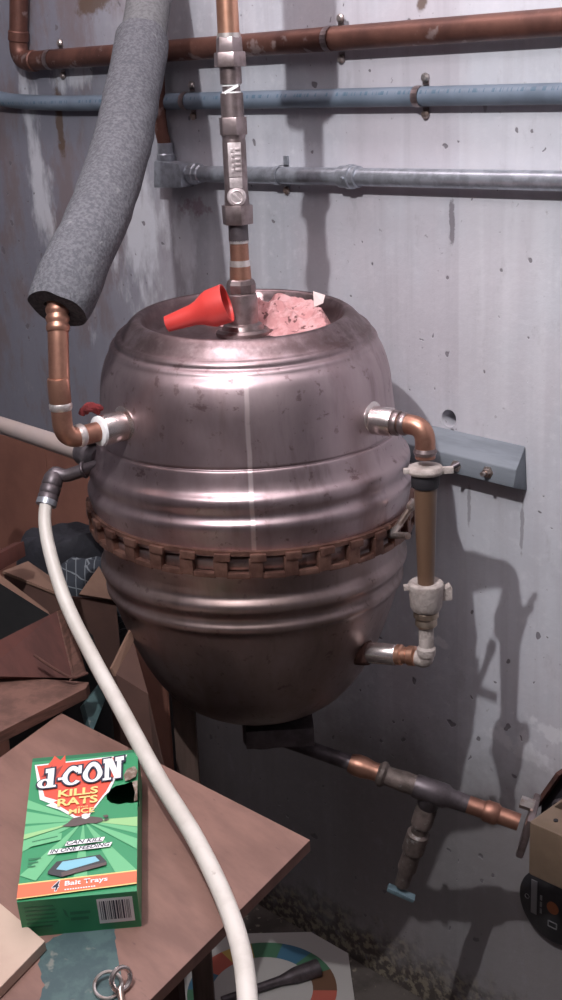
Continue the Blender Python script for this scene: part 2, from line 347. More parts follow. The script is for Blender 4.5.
# tie hole left in the concrete
hc = wall(449, 417)
cut = MB().lathe(hc+V((0, -.02, -.002)), (0, 1, 0), [(.0125, 0), (.0125, .07)], 24).build('tie_hole_cutter', 'concrete', None)
bo = wb.modifiers.new('hole', 'BOOLEAN'); bo.operation = 'DIFFERENCE'; bo.object = cut; bo.solver = 'EXACT'
me2 = bpy.data.meshes.new_from_object(wb.evaluated_get(bpy.context.evaluated_depsgraph_get()))
wb.modifiers.clear(); wb.data = me2; bpy.data.objects.remove(cut)

# ------------------------------------------------------------------ tank
T = V((-1.160, -.300, 0))
Cd = V((CAM.x-T.x, CAM.y-T.y, 0)).normalized()           # from the tank towards the camera
Cr = V((-Cd.y, Cd.x, 0))                                 # tank's right as seen
def zax(y):                                              # height on the tank axis
    x = 228 + (y-8)*.0488
    return on(x, y, V((T.x, T.y, 1)), Cd).z
def ax(y): return V((T.x, T.y, zax(y)))
UPPER = [(0, 1.152), (.100, 1.152), (.112, 1.1545), (.119, 1.161), (.123, 1.171), (.127, 1.1770), (.133, 1.177), (.140, 1.172), (.146, 1.165), (.150, 1.1605), (.1525, 1.159),
         (.1555, 1.158), (.158, 1.155), (.1585, 1.151), (.1605, 1.1495), (.1635, 1.148), (.1655, 1.1445), (.167, 1.139), (.1715, 1.130), (.1765, 1.116), (.180, 1.10), (.182, 1.08), (.1848, 1.055), (.1872, 1.0355), (.1872, 1.0335), (.1858, 1.0322), (.1868, 1.0308), (.1888, 1.0298), (.1905, 1.024),
         (.193, 1.014), (.1965, 1.006), (.2015, 1.001), (.2035, .996), (.2035, .990), (.2015, .984), (.201, .980), (.2025, .976), (.206, .971), (.2065, .965), (.2045, .957), (.2025, .945), (.201, .934), (.199, .932)]
LOWER = [(.198, .931), (.2005, .928), (.200, .918), (.1965, .910), (.194, .90), (.1925, .885), (.1925, .878), (.1955, .873), (.198, .868), (.1975, .861), (.193, .855), (.1905, .850), (.191, .844), (.1935, .839), (.1925, .833), (.188, .827),
         (.184, .815), (.178, .795), (.170, .772), (.160, .747), (.147, .720), (.131, .695), (.110, .673), (.080, .655), (.040, .645), (0, .643)]
def smoothprof(p):
    q = [V((a, b, 0)) for a, b in p]; return [(v.x, v.y) for v in smoothpath(q, 3)]
tank = thing('pressure_tank', 'dull stainless steel tank with domed halves joined by a rusty clamp chain', 'tank', (T.x, T.y, .627))
um = MB().lathe((T.x, T.y, 0), UP, smoothprof(UPPER), 128, False, False)
def dent(p):                                             # the top ring sits a little askew, lower in front
    s_ = min(1, max(0, (p.z-1.125)/.025)); d_ = p-V((T.x, T.y, 0)); d_.z = 0
    return -d_.dot(Cd)*.065*s_
um.v = [p+UP*dent(p) for p in um.v]
ush = um.build('upper_shell', 'steel', tank, smooth=60)
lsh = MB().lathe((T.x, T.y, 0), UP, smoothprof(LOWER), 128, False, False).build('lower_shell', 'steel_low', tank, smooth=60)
lsh['label'] = 'browner lower half'
# clamp chain : rails and blocks
zc = .926
band = MB()
def ringrail(mb, r0, r1, z0, z1, n=128): mb.rings([[V((T.x+r*math.cos(2*PI*k/n), T.y+r*math.sin(2*PI*k/n), z)) for r, z in ((r0, z0), (r1, z0), (r1, z1), (r0, z1))] for k in range(n)], closed=True)
ringrail(band, .2005, .2070, zc+.009, zc+.0145)
def skew(p):
    d_ = p-V((T.x, T.y, 0)); return UP*(.004-.006*d_.dot(Cr)/.2-.004*d_.dot(Cd)/.2)
band.v = [p+skew(p) for p in band.v]
band = band.build('clamp_band', 'chain', tank, smooth=30)
band['label'] = 'rusty band holding the two halves together'
NL = 32
for i in range(NL):
    a0 = 2*PI*i/NL; mb = MB()
    def arc(a, b, r0, r1, z0, z1, n=4):
        mb.rings([[V((T.x+r*math.cos(a+(b-a)*k/n), T.y+r*math.sin(a+(b-a)*k/n), z)) for r, z in ((r0, z0), (r1, z0), (r1, z1), (r0, z1))] for k in range(n+1)])
    w = 2*PI/NL
    arc(a0, a0+w*.40, .199, .2090, zc-.0165, zc+.0065)       # block
    arc(a0+w*.04, a0+w*.50, .2045, .2110, zc+.0035, zc+.0125)   # lip on the block
    arc(a0+w*.36, a0+w*1.04, .200, .2078, zc-.0185, zc-.0115)  # lower rail
    mb.v = [p+skew(p) for p in mb.v]
    mb.build('chain_link', 'chain', band, smooth=30, bevel=.0012)
# end bolts of the chain
bolt = MB()
b0 = at(392, 533, 1.56); b1 = at(412, 505, 1.55); b2 = at(405, 534, 1.53)
bolt.tube(fillet([at(383, 535, 1.59), b0, at(399, 525, 1.555), b1], .01), .0042, 10)
bolt.lathe(b1, (b1-at(399, 525, 1.555)), [(.0055, -.006), (.0065, -.002), (.0055, .006), (.0015, .008)], 8)
bolt.tube([at(380, 530, 1.6), at(391, 535, 1.565), at(408, 536, 1.535)], .0043, 10)
bolt.torus(at(385, 531, 1.58), Cr, .008, .003, 16, 8)
bolt.build('clamp_bolt', 'zinc', tank)['label'] = 'pale bolts and loop closing the clamp'

def port(px, py, z, L0=.175, L1=.225, r=.0165, side=1, lab=None, mats=('nickel', 'brass')):
    ang = math.acos(min(1, abs(px[0]-px[1])/1.0)) if False else px
    d = (Cr*side*math.cos(ang)+Cd*math.sin(ang)).normalized(); o = V((T.x, T.y, z))
    mb = MB()
    mb.lathe(o, d, [(r+.0075, L0-.012), (r+.0065, L0+.010), (r+.001, L0+.013)], 32)
    mb.lathe(o, d, [(r, L0), (r, L0+.006), (r+.0015, L0+.0075), (r+.0015, L1-.004), (r, L1)], 32)
    p = mb.build('port_collar', mats[0], tank)
    if lab: p['label'] = lab
    return o, d
# ------------------------------------------------------------------ sight tube on the right
zr = on(400, 415, T+Cr*.22+Cd*.09, Cd).z
oR, dR = port(math.radians(36), 0, zr, .172, .211, .0155, 1, 'shiny collar of the upper right port')
sg = oR+dR*.2515                                             # axis of the tube
def zs(y): return on(427, y, V((sg.x, sg.y, 1)), Cd).z
def sgp(y): return V((sg.x, sg.y, zs(y)))
st = thing('sight_tube', 'brown upright sight tube with copper elbow joining the two right hand ports of the tank', 'pipe', sgp(660))
MB().tube(fillet([oR+dR*.208, V((sg.x, sg.y, zr)), sgp(458)], .022, 10), .0118, 24).build('copper_elbow', 'copper', st)
mb = MB(); mb.lathe(oR, dR, [(.0138, .210), (.0150, .212), (.0150, .217), (.0138, .219)], 24); mb.lathe(oR, dR, [(.0125, .220), (.0137, .222), (.0137, .226), (.0125, .228)], 24)
mb.build('elbow_rim', 'bronze', st)
mb = MB(); mb.lathe(sgp(448), -UP, [(.0125, 0), (.014, .004), (.0125, .008)], 24); mb.build('elbow_socket_rim', 'bronze', st)
# upper clamp
zz = zs(470); mb = MB(); o = V((sg.x, sg.y, zz))
mb.lathe(o, UP, [(.0135, -.004), (.0195, -.004), (.0215, 0), (.0195, .005), (.0135, .006)], 28)
mb.box(o+Cr*.024+Cd*.004, Cr*.008, Cd*.003, UP*.004); mb.box(o-Cr*.021+Cd*.003+UP*.001, Cr*.005, Cd*.004, UP*.003)
mb.build('upper_hose_clamp', 'sealant', st, bevel=.001)['label'] = 'whitish clamp ring at the top of the tube'
mb = MB(); mb.cyl(o+Cr*.028, o+Cr*.040+UP*.006, .003); mb.build('clamp_screw', 'darkmetal', st)
mb = MB(); mb.lathe(V((sg.x, sg.y, 0)), UP, [(.0150, zs(487)), (.0165, zs(484)), (.0165, zs(474)), (.0150, zs(470))], 28); mb.build('rubber_sleeve', 'rubber', st)
MB().lathe(V((sg.x, sg.y, 0)), UP, [(.0095, zs(600)), (.0103, zs(575)), (.0128, zs(510)), (.0140, zs(480)), (.014, zs(474))], 28).build('tube', 'sight', st)
mb = MB(); o = V((sg.x, sg.y, 0))
mb.lathe(o, UP, [(.0095, zs(611)), (.0165, zs(610)), (.0195, zs(605)), (.0205, zs(590)), (.0215, zs(587)), (.0215, zs(583)), (.0185, zs(581)), (.0115, zs(583))], 28)
k = V((sg.x, sg.y, zs(594))); mb.box(k+Cr*.025, Cr*.006, Cd*.005, UP*.008); mb.cyl(k+Cr*.020+UP*.004, k+Cr*.030+UP*.009, .005); mb.box(k-Cr*.022+UP*.010, Cr*.005, Cd*.004, UP*.003)
mb.build('lower_hose_clamp', 'sealant', st, bevel=.001)['label'] = 'thick whitish coupling at the foot of the tube'
mb = MB(); mb.lathe(o, UP, [(.0115, zs(626)), (.0135, zs(624)), (.0135, zs(620)), (.012, zs(618)), (.0155, zs(616)), (.0155, zs(611)), (.013, zs(609))], 24); mb.build('reducer', 'brass', st)
zl = on(372, 648, T+Cr*.15+Cd*.10, Cd).z - .004
angL = math.radians(38); dL = (Cr*math.cos(angL)+Cd*math.sin(angL)); oL = V((T.x, T.y, zl))
pL = oL+dL*.249; pL.z = zs(661)
mb = MB(); mb.tube(fillet([V((sg.x, sg.y, zs(622))), V((sg.x, sg.y, zs(662))), V((sg.x, sg.y, zs(662)))-dL*.022+UP*.004], .008, 6), [.0092]*8+[.0095], 20)
mb.lathe(o, UP, [(.0108, zs(655)), (.0115, zs(652)), (.0115, zs(648)), (.0095, zs(646))], 20)
mb.build('lower_elbow', 'sealant', st)
q0 = V((sg.x, sg.y, zs(660)))-dL*.014+UP*.002; q1 = oL+dL*.166
dd = (q1-q0).normalized(); ln = (q1-q0).length
mb = MB(); mb.lathe(q0, dd, [(.0095, 0), (.0125, .002), (.0125, .010), (.0105, .012), (.0105, .018), (.013, .020), (.013, .026), (.0105, .028)], 20); mb.build('fitting', 'copper_bright', st)
mb = MB(); mb.lathe(q0, dd, [(.0125, .026), (.0135, .028), (.0135, ln-.012), (.0125, ln)], 24); mb.build('nipple', 'nickel', st)
mb = MB(); mb.lathe(q0, dd, [(.0135, ln-.008), (.0160, ln-.007), (.0168, ln-.002), (.0168, ln+.028)], 24); mb.build('rusty_flange', 'rust', st)

# ------------------------------------------------------------------ pipe with valve standing on the tank
vp = thing('valve_pipe', 'upright copper pipe with union nut and bronze check valve rising from the tank top', 'pipe', ax(334))
o = V((T.x, T.y, 0)); DX = 1.53/FPX
def seg(mb, ya, yb, wa, wb=None, n=32):
    wb = wa if wb is None else wb; k = lambda y: (1.49+(y)/1000*.28)/FPX/2
    mb.lathe(o, UP, [(wa*k(ya), zax(ya)), (wb*k(yb), zax(yb))], n); return mb
seg(MB(), -330, 36, 22).build('riser', 'copper_bright', vp)
seg(MB(), 33, 38, 24).build('solder_ring', 'solder', vp)
mb = MB(); seg(mb, 37, 53, 27, 28, 6); seg(mb, 52, 67, 33, 34, 6); mb.build('union_nut', 'bronze', vp, smooth=20, bevel=.001)
mb = MB(); seg(mb, 66, 84, 22); seg(mb, 93, 118, 23); seg(mb, 83, 94, 18); mb.build('upper_nipple', 'bronze', vp)
mb = MB(); seg(mb, 83.5, 86, 19.5); seg(mb, 91.5, 94.5, 19.5)
zt = zax(89); mb.box(V((T.x, T.y, zt))+Cd*.0108, (Cr*.008+UP*.004), (UP*.0016-Cr*.0005), Cd*.001); mb.build('thread_tape', 'inkwhite', vp)['label'] = 'white thread tape'
mb = MB(); seg(mb, 117, 135, 29, 29, 6); mb.build('valve_top_nut', 'bronze', vp, smooth=20, bevel=.001)
mb = MB(); mb.lathe(o, UP, [(.0135, zax(139)), (.0145, zax(134))], 32); mb.lathe(o, UP, [(.0150, zax(206)), (.0148, zax(200)), (.0140, zax(190)), (.0140, zax(142)), (.0135, zax(138))], 32)
mb.build('valve_body', 'bronze', vp)
# cast plate with raised marks and the round boss below it
mb = MB(); c = V((T.x, T.y, (zax(142)+zax(176))/2)); hh = (zax(142)-zax(176))/2
mb.box(c+Cd*.0125, Cr*.0078, Cd*.0030, UP*hh)
for k in range(5):
    zk = c.z+hh*(.62-.30*k); mb.box(V((T.x, T.y, zk))+Cd*.016+Cr*(.0035), Cr*.003, Cd*.0012, UP*.0013); mb.box(V((T.x, T.y, zk-.001))+Cd*.016-Cr*(.003-.0007*(k % 2)), Cr*.0016, Cd*.0012, UP*.0022)
mb.build('cast_plate', 'cast', vp, bevel=.0004)['label'] = 'bright cast plate with raised marks'
mb = MB(); c = V((T.x, T.y, zax(196))); mb.lathe(c, Cd, [(.0115, .008), (.0115, .014), (.0100, .0165)], 24); mb.torus(c+Cd*.0165, Cd, .0075, .0012, 24, 8)
mb.box(c+Cd*.0168, (Cr*.0045-UP*.005), (Cr*.001+UP*.001), Cd*.001); mb.box(V((T.x, T.y, zax(182)))+Cd*.0135, Cr*.0075, Cd*.0025, UP*.006); mb.build('round_boss', 'cast', vp, bevel=.0003)
mb = MB(); seg(mb, 205, 224, 33, 32, 6); mb.build('valve_bottom_nut', 'bronze', vp, smooth=20, bevel=.001)
mb = MB(); seg(mb, 223, 241, 20); mb.build('dark_nipple', 'darkmetal', vp)
mb = MB(); seg(mb, 240, 246, 18); seg(mb, 245, 261, 19); seg(mb, 266, 280, 21, 22); mb.build('lower_pipe', 'copper', vp)
mb = MB(); seg(mb, 240, 243, 20); mb.build('solder_joint', 'solder', vp); mb = MB(); seg(mb, 260, 267, 20, 21); mb.build('solder_joint', 'solder', vp)
mb = MB(); mb.lathe(o, UP, [(.0140, zax(294)), (.0178, zax(292)), (.0180, zax(284)), (.0160, zax(280)), (.0125, zax(278))], 8); mb.build('collar_nut', 'bronze', vp, smooth=20)
mb = MB(); mb.lathe(o, UP, [(.0195, zax(333)), (.0195, zax(300)), (.0185, zax(294)), (.0150, zax(292))], 36); mb.build('socket', 'bronze', vp)
mb = MB(); mb.lathe(o, UP, [(.034, 1.1505), (.034, 1.155), (.030, 1.158), (.026, 1.158), (.024, 1.163), (.0190, 1.166)], 40); mb.build('base_flange', 'bronze', vp)
# foam on the same riser above the picture
mb = MB(); seg(mb, -330, -28, 60); mb.build('riser_insulation', 'foam', vp)

# ------------------------------------------------------------------ insulated pipe to the left port
zlp = on(115, 424, T-Cr*.21+Cd*.10, Cd).z
oP, dP = port(math.radians(37), 0, zlp, .172, .214, .0165, -1, 'shiny collar of the left port with white tape')
el = oP+dP*.262
ip = thing('insulated_pipe', 'copper pipe wrapped in thick grey foam bending down to the left port', 'pipe', el)
def zi(y): return on(62, y, V((el.x, el.y, 1)), Cd).z
E0 = V((el.x, el.y, zlp-.002))
top = V((el.x, el.y, zi(330)))
e_top = at(57, 300, 1.452)
MB().tube(fillet([oP+dP*.214, E0, V((el.x, el.y, zi(395))), at(58, 330, 1.450), e_top], .022, 10), .0116, 24).build('pipe', 'copper', ip)
mb = MB()
mb.lathe(V((el.x, el.y, 0)), UP, [(.0118, zi(410)), (.0131, zi(408)), (.0131, zi(404)), (.0118, zi(402))], 24); mb.build('solder_ring', 'solder', ip); mb = MB()
mb.lathe(oP, dP, [(.0118, .236), (.0135, .238), (.0135, .243), (.0118, .245)], 24); mb.build('solder_ring', 'solder', ip)
mb = MB(); mb.lathe(V((el.x, el.y, 0)), UP, [(.0120, zi(404)), (.0126, zi(400)), (.0126, zi(380)), (.0120, zi(378))], 24)
pdir = (e_top-at(58, 330, 1.45)).normalized()
mb.build('coupling', 'copper', ip); mb = MB(); mb.lathe(at(58, 330, 1.45), pdir, [q for t in (-.002, .008, .018) for q in ((.0120, t), (.0134, t+.003), (.0134, t+.006), (.012, t+.009))], 24)
mb.build('ridged_collar', 'copper', ip)
mb = MB(); mb.lathe(oP, dP, [(.0165, .212), (.0176, .213), (.0176, .2165), (.0150, .218)], 28); mb.build('white_tape', 'inkwhite', ip)['label'] = 'white tape ring'
fp = smoothpath([at(57, 309, 1.452), at(75, 266, 1.475), at(99, 214, 1.53), at(119, 155, 1.60), at(132, 95, 1.68), at(142, 42, 1.755)], 8)
def foam_tube(path, ro, ri, cut_end):
    mb = MB(); n = 36; L = len(path); rr = []
    mb.tube(path, ro, n, False)
    mb.tube(path[:6], ri, n, False)
    # ring closing the open end, with a ragged lip
    for i in range(n): j = (i+1) % n; mb.face((i, j, L*n+j, L*n+i))
    return mb
nF = len(fp); fr = [.0365 if i > 2 else .0350+.0007*i for i in range(nF)]
mbf = foam_tube(fp, fr, .0155, True)
for i, p in enumerate(mbf.v):
    mbf.v[i] = p + V((mnoise.noise(p*45), mnoise.noise(p*45+V((9, 0, 0))), mnoise.noise(p*45+V((0, 9, 0)))))*.0022
mbf.build('foam_sleeve', 'foam', ip, smooth=50)
f2 = smoothpath([at(140.5, 50, 1.742), at(147, 14, 1.795), at(153, -40, 1.87), at(158, -120, 1.93)], 8)
MB().tube(f2, .0310, 36).build('upper_foam_sleeve', 'foam_pale', ip)
# red rag end behind the elbow
mb = MB()
for k in range(9):
    a = at(80+random.uniform(0, 8), 412+random.uniform(-3, 3), 1.50); mb.tube(smoothpath([a, at(88+random.uniform(-3, 6), 406+random.uniform(-2, 4), 1.495), at(98+random.uniform(-4, 5), 408+random.uniform(-2, 6), 1.50+random.uniform(0, .01))], 5), .003, 8)
solo(mb, 'red_rag', 'redrag', at(90, 410, 1.5), 'scrap of dark red rag tucked behind the left copper elbow', 'rag')

# ------------------------------------------------------------------ pipes and hose at the left port
wp = thing('cream_pipe', 'cream plastic pipe running along the left wall behind the copper elbow', 'pipe', at(60, 440, 1.75))
wa, wbp = at(-30, 415, 2.05), at(86, 453, 1.66)
MB().cyl(wa, wbp, .0125).build('tube', 'pvc', wp)
mb = MB(); dq = (wbp-wa).normalized(); mb.lathe(wbp, dq, [(.0135, -.006), (.017, -.004), (.017, .020), (.014, .024), (.014, .05)], 24)
mb.tube([at(93, 448, 1.655), at(92, 434, 1.63)], .012, 16); mb.build('dark_coupling', 'darkmetal', wp)
hs = thing('white_hose', 'white hose curving down from the dark fitting left of the tank across the wooden board', 'hose', at(47, 500, 1.60))
hp = smoothpath([at(46, 500, 1.60), at(45, 525, 1.59), at(52, 560, 1.575), at(67, 605, 1.555), at(92, 656, 1.525), at(123, 713, 1.475), at(158, 778, 1.405), at(195, 838, 1.335), at(224, 898, 1.265), at(241, 950, 1.205), at(248, 1005, 1.15), at(250, 1080, 1.09)], 8)
MB().tube(hp, [.0076+.0020*min(1, i/48) for i in range(len(hp))], 24).build('tube', 'hose', hs)
mb = MB(); a0, a1 = at(46.5, 503, 1.602), at(54, 476, 1.612); dz = (a1-a0).normalized()
mb.lathe(a0, dz, [(.0095, 0), (.0125, .002), (.0128, .009), (.0118, .011), (.0128, .013), (.0128, .020), (.0118, .022), (.0128, .024), (.0120, .034), (.0095, .039)], 24)
mb.tube(smoothpath([a0+dz*.030, a1+dz*.004, at(66, 475.5, 1.612), at(84, 470, 1.608), at(108, 463, 1.60)], 6), .0082, 20)
mb.torus(at(84, 470, 1.608), (at(108, 463, 1.6)-at(84, 470, 1.608)), .0088, .0022, 20, 8)
mb.build('elbow_fitting', 'darkmetal', hs)['label'] = 'dark elbow fitting into the tank'
mb = MB(); mb.lathe(a0, dz, [(.0102, -.004), (.0128, -.003), (.0128, .004), (.011, .005)], 24); mb.build('hose_ferrule', 'galv', hs)

# ------------------------------------------------------------------ pipes fixed to the wall
def strap(px, py, off, r, label, sm='bronze', up=True, dn=True):
    c = wall(px, py, off); t = thing('pipe_strap', label, 'bracket', c, 'metal straps holding the pipes')
    mb = MB(); n = 10; rr = r+.0012; ring = []
    for k in range(n+1):
        a = -PI/2+PI*k/n; ring.append((c.z+rr*math.sin(a), -off-rr*math.cos(a)))
    prof = [(c.z-rr-.013, -.0008)] + [(c.z-rr, -.0008)] + ring + [(c.z+rr, -.0008), (c.z+rr+.013, -.0008)]
    prof = [p for i, p in enumerate(prof) if i == 0 or (p[0]-prof[i-1][0])**2+(p[1]-prof[i-1][1])**2 > 1e-9]
    w = .005
    inn = [V((c.x-w, y, z)) for z, y in prof]; out = [V((c.x+w, y, z)) for z, y in prof]
    th = [V((0, -.0012, 0))]*len(prof)
    for a in range(len(prof)-1):
        mb.prism([inn[a], out[a], out[a+1], inn[a+1]], V((0, -.0012, 0)))
    mb.build('strap', sm, t, smooth=50)
    for sgn, f in ((1, up), (-1, dn)):
        if f:
            p = V((c.x, -.002, c.z+sgn*(rr+.009))); MB().lathe(p, (0, -1, 0), [(.0062, 0), (.0062, .002), (.004, .0045), (.001, .005)], 12).build('screw', 'zinc', t)
    return t
offc = .022
cpA, cpB, cpC = wall(20, -60, offc), wall(18, 62, offc), wall(640, 16, offc)
cp = thing('copper_pipe', 'long dull copper pipe with elbow, uppermost of the pipes along the wall', 'pipe', cpB)
MB().tube(fillet([cpA, cpB, cpC], .035, 10), .0158, 24).build('tube', 'copper_dull', cp)
mb = MB(); d1 = (cpC-cpB).normalized(); mb.lathe(cpB, d1, [(.0160, .034), (.0178, .036), (.0178, .050), (.016, .052)], 24); d2 = (cpA-cpB).normalized(); mb.lathe(cpB, d2, [(.0160, .034), (.0178, .036), (.0178, .050), (.016, .052)], 24)
mb.build('elbow_rim', 'copper_dull', cp)
def online(a, b, x):
    lo, hi = -.2, 1.2
    for _ in range(40):
        t = (lo+hi)/2; p = a+(b-a)*t; q = p-CAM; px = 281+FPX*q.dot(RT)/q.dot(FW)
        if px < x: lo = t
        else: hi = t
    q = p-CAM; return px, 500-FPX*q.dot(UU)/q.dot(FW)
px, py = online(cpB, cpC, 331); strap(px, py, offc, .0158, 'metal strap with two screws holding the copper pipe right of the valve')
px, py = online(cpB, cpC, 52); strap(px, py, offc, .0158, 'metal strap holding the copper pipe beside its elbow')
offb = .0135
blA, blB = wall(66, 103.5, offb), wall(640, 92, offb)
bl = thing('blue_conduit', 'straight pale blue plastic conduit with printed line, running below the copper pipe', 'pipe', (wall(300, 98, offb)))
bpath = [wall(-60, 88, offb+.05), wall(-15, 95, offb+.015), wall(15, 101, offb), blA]
P_ = smoothpath(bpath, 6)[:-1]
# local frame: conduit mesh kept along its own height so the print sits on its upper front
mb = MB(); mb.tube(P_+[blA+(blB-blA)*(k/10) for k in range(11)], .0125, 24); mb.build('tube', 'blue', bl)
px, py = online(blA, blB, 420); strap(px, py, offb, .0125, 'metal strap holding the blue conduit right of the valve')
px, py = online(blA, blB, 187); strap(px, py, offb, .0125, 'metal strap holding the blue conduit between foam and valve')
px, py = online(blA, blB, 68); 
offg = .017
gA, gB = wall(186, 173.5, offg), wall(640, 182.5, offg)
gc = thing('metal_conduit', 'galvanized metal conduit, lowest of the three pipes along the wall', 'pipe', gA)
MB().cyl(gA, gB, .0122).build('tube', 'galv', gc)
def gpt(x): px, py = online(gA, gB, x); return wall(px, py, offg)
mb = MB(); dg = (gB-gA).normalized(); g1 = gpt(350)
mb.lathe(g1, dg, [(.0125, -.017), (.0150, -.016), (.0150, -.003), (.0168, -.002), (.0168, .006), (.0150, .007), (.0150, .016), (.0125, .017)], 20)
mb.build('coupling', 'galv', gc); mb = MB(); mb.lathe(g1+V((0, -.013, 0)), (0, -1, -.3), [(.003, 0), (.003, .006)], 8); mb.build('set_screw', 'galv', gc)
g2 = gpt(197); mb = MB(); mb.lathe(g2, dg, [(.0125, -.012), (.0165, -.010), (.0165, .000), (.0145, .002), (.0145, .010), (.0125, .012)], 10); mb.build('connector', 'galv', gc, smooth=20)
# conduit body (elbow box) with cover
e0 = gpt(176); mb = MB()
mb.prism([e0+V((-.032, .012, .020)), e0+V((.028, .012, .016)), e0+V((.034, .012, -.002)), e0+V((.030, .012, -.020)), e0+V((-.036, .012, -.022))], V((0, -.030, 0)))
mb.build('elbow_box', 'galv', gc, bevel=.003)
mb = MB(); mb.lathe(e0+V((-.022, 0, .016)), (.0, 0, 1), [(.0145, 0), (.0145, .012), (.0125, .014), (.0125, .030)], 20); mb.build('top_connector', 'galv', gc)
vpz = e0+V((-.022, 0, .04))
mb = MB(); mb.tube(smoothpath([vpz, wall(160, 120, .022), wall(158, 60, .03), wall(160, -60, .03)], 6), .0105, 16); mb.build('riser', 'copper_dull', gc)['label'] = 'dark riser going up behind the foam'
strap(*online(gA, gB, 279), offg, .0122, 'metal strap holding the galvanized conduit below the blue conduit', 'galv', up=False)

# ------------------------------------------------------------------ beam on the wall behind the sight tube
tl, tr = wall(440, 427, .0), wall(525.5, 446, .0)
bd = (tr-tl).normalized(); nz = V((0, -1, 0))
bm_ = thing('wall_beam', 'short grey painted wooden beam bolted to the wall right of the tank', 'beam', tr)
ft, fb = wall(516.5, 470, .032), wall(513.5, 488, .032)
mb = MB(); mb.prism([tr, ft, fb, V((fb.x, 0, fb.z-.012))], bd*-.62); mb.build('beam', 'beam', bm_, bevel=.002)
def beam_pt(x, y): return wall(x, y, .032)
for bx, by in ((488, 472), (456, 466)):
    p = beam_pt(bx, by); mb = MB(); mb.lathe(p, nz, [(.0085, -.001), (.0085, .0015), (.0055, .002), (.0055, .007)], 6); mb.cyl(p+nz*.006, p+nz*.014, .003); mb.build('bolt', 'zinc', bm_, smooth=20)

# ------------------------------------------------------------------ red spout and pink rag on the tank top
f0, f1 = at(167, 324, 1.57), at(227, 303, 1.553)
fd = (f1-f0).normalized(); fl = (f1-f0).length
mb = MB()
prof = [(.0060, .003), (.0070, 0), (.0098, 0), (.0115, .020), (.0128, .034), (.0150, .042), (.0200, .051), (.0228, .058), (.0236, fl), (.0220, fl), (.0210, .058), (.013, .042), (.0065, .02), (.006, .003)]
mb.lathe(f0, fd, prof, 36, False, False)
fun = solo(mb, 'red_funnel', 'red', f0, 'red plastic funnel lying on its side on the tank top', 'funnel')
mb = MB()
def lump(mb, c, rx, ry, rz, seed, n=14, amp=.35, pw=1.0):
    c = V(c); rings = []
    for i in range(n+1):
        th = PI*i/n; ring = []
        for k in range(2*n):
            ph = PI*k/n; sr = max(0, math.sin(th))**pw; d = V((sr*math.cos(ph), sr*math.sin(ph), math.cos(th)))
            s = 1+amp*mnoise.noise(d*2.2+V((seed, seed*.7, 0)))+amp*.4*mnoise.noise(d*5+V((0, seed, 3)))
            ring.append(c+Cr*(d.x*rx*s)+Cd*(d.y*ry*s)+UP*(d.z*rz*s))
        rings.append(ring)
    mb.rings(rings, True, True)
def tankpt(px, py, z): return flat(px, py, z)
GU, GW = 44, 26; rows = []
for i in range(GU+1):
    row = []
    for j in range(GW+1):
        a_, b_ = i/GU, j/GW
        ang_ = math.radians(-34+160*a_)                       # from the right rim round to the back of the pipe
        rr_ = .036+.074*b_
        p = V((T.x, T.y, 0))+(Cr*math.cos(ang_)-Cd*math.sin(ang_)*.95)*rr_
        e_ = min(1, 6*a_, 6*(1-a_), 7*b_, 7*(1-b_))
        q_ = p*30; rid = 1-abs(mnoise.noise(V((q_.x*.8, q_.y*1.6, 2.0))))*2
        z_ = 1.1525+e_*(.006+.013*max(0, rid)**1.5+.006*mnoise.noise(p*75)+.010*b_)+dent(V((p.x, p.y, 1.16)))
        row.append(V((p.x, p.y, z_))+V((mnoise.noise(p*60), mnoise.noise(p*60+V((5, 0, 0))), 0))*.004)
    rows.append(row)
ids = [mb.add(r) for r in rows]
for i in range(GU):
    for j in range(GW): mb.face((ids[i]+j, ids[i+1]+j, ids[i+1]+j+1, ids[i]+j+1))
pr = solo(mb, 'pink_rag', 'pink', tankpt(290, 318, 1.155), 'crumpled pink rag in the hollow of the tank top beside the pipe', 'rag')
mb = MB(); a = at(318, 305, 1.60); pv = [at(313, 291, 1.625), at(325, 295, 1.615), at(323, 303, 1.61), at(314, 307, 1.615)]
mb.prism(pv, Cd*.001); solo(mb, 'paper_tag', 'palepaper', a, 'small white paper tag standing in the pink rag', 'tag')

# ------------------------------------------------------------------ underside : post, bracket, drain pipe, pump box, disc
pb = at(186, 735, 1.80)
mb = MB(); pbx = V((pb.x, pb.y, 0)); mb.box(V((pb.x, pb.y, .345)), Cr*.015, Cd*.015, UP*.345)
solo(mb, 'wooden_post', 'post', (pb.x, pb.y, 0), 'dark wooden post propping up the bottom of the tank', 'post', bevel=.002)
mb = MB(); mb.box(V((T.x, T.y, .628))+Cd*.02+Cr*.022, Cr*.045, Cd*.05, UP*.013); mb.lathe(V((T.x, T.y, .612)), UP, [(.028, -.022), (.028, .006), (.020, .010), (.020, .04)], 20)
mb.build('outlet_block', 'darkmetal', tank, bevel=.002)
dA, dB = V((T.x, T.y, .602)), wall(524, 824, .14)
dr = thing('drain_pipe', 'corroded copper drain pipe under the tank with a tee and hanging drain valve', 'pipe', dA)
def dl(x):
    px, py = online(dA, dB, x); q = None
    lo, hi = 0, 1
    for _ in range(40):
        t = (lo+hi)/2; p = dA+(dB-dA)*t; w_ = p-CAM
        if 281+FPX*w_.dot(RT)/w_.dot(FW) < x: lo = t
        else: hi = t
    return p
ddir = (dB-dA).normalized()
MB().cyl(dA, dl(352), .0105).build('dark_pipe', 'darkmetal', dr)
mb = MB(); mb.tube([dl(350), dl(356), dl(364), dl(372), dl(380)], [.0125, .0150, .0150, .0125, .0125], 20); mb.build('copper_fitting', 'copper', dr)
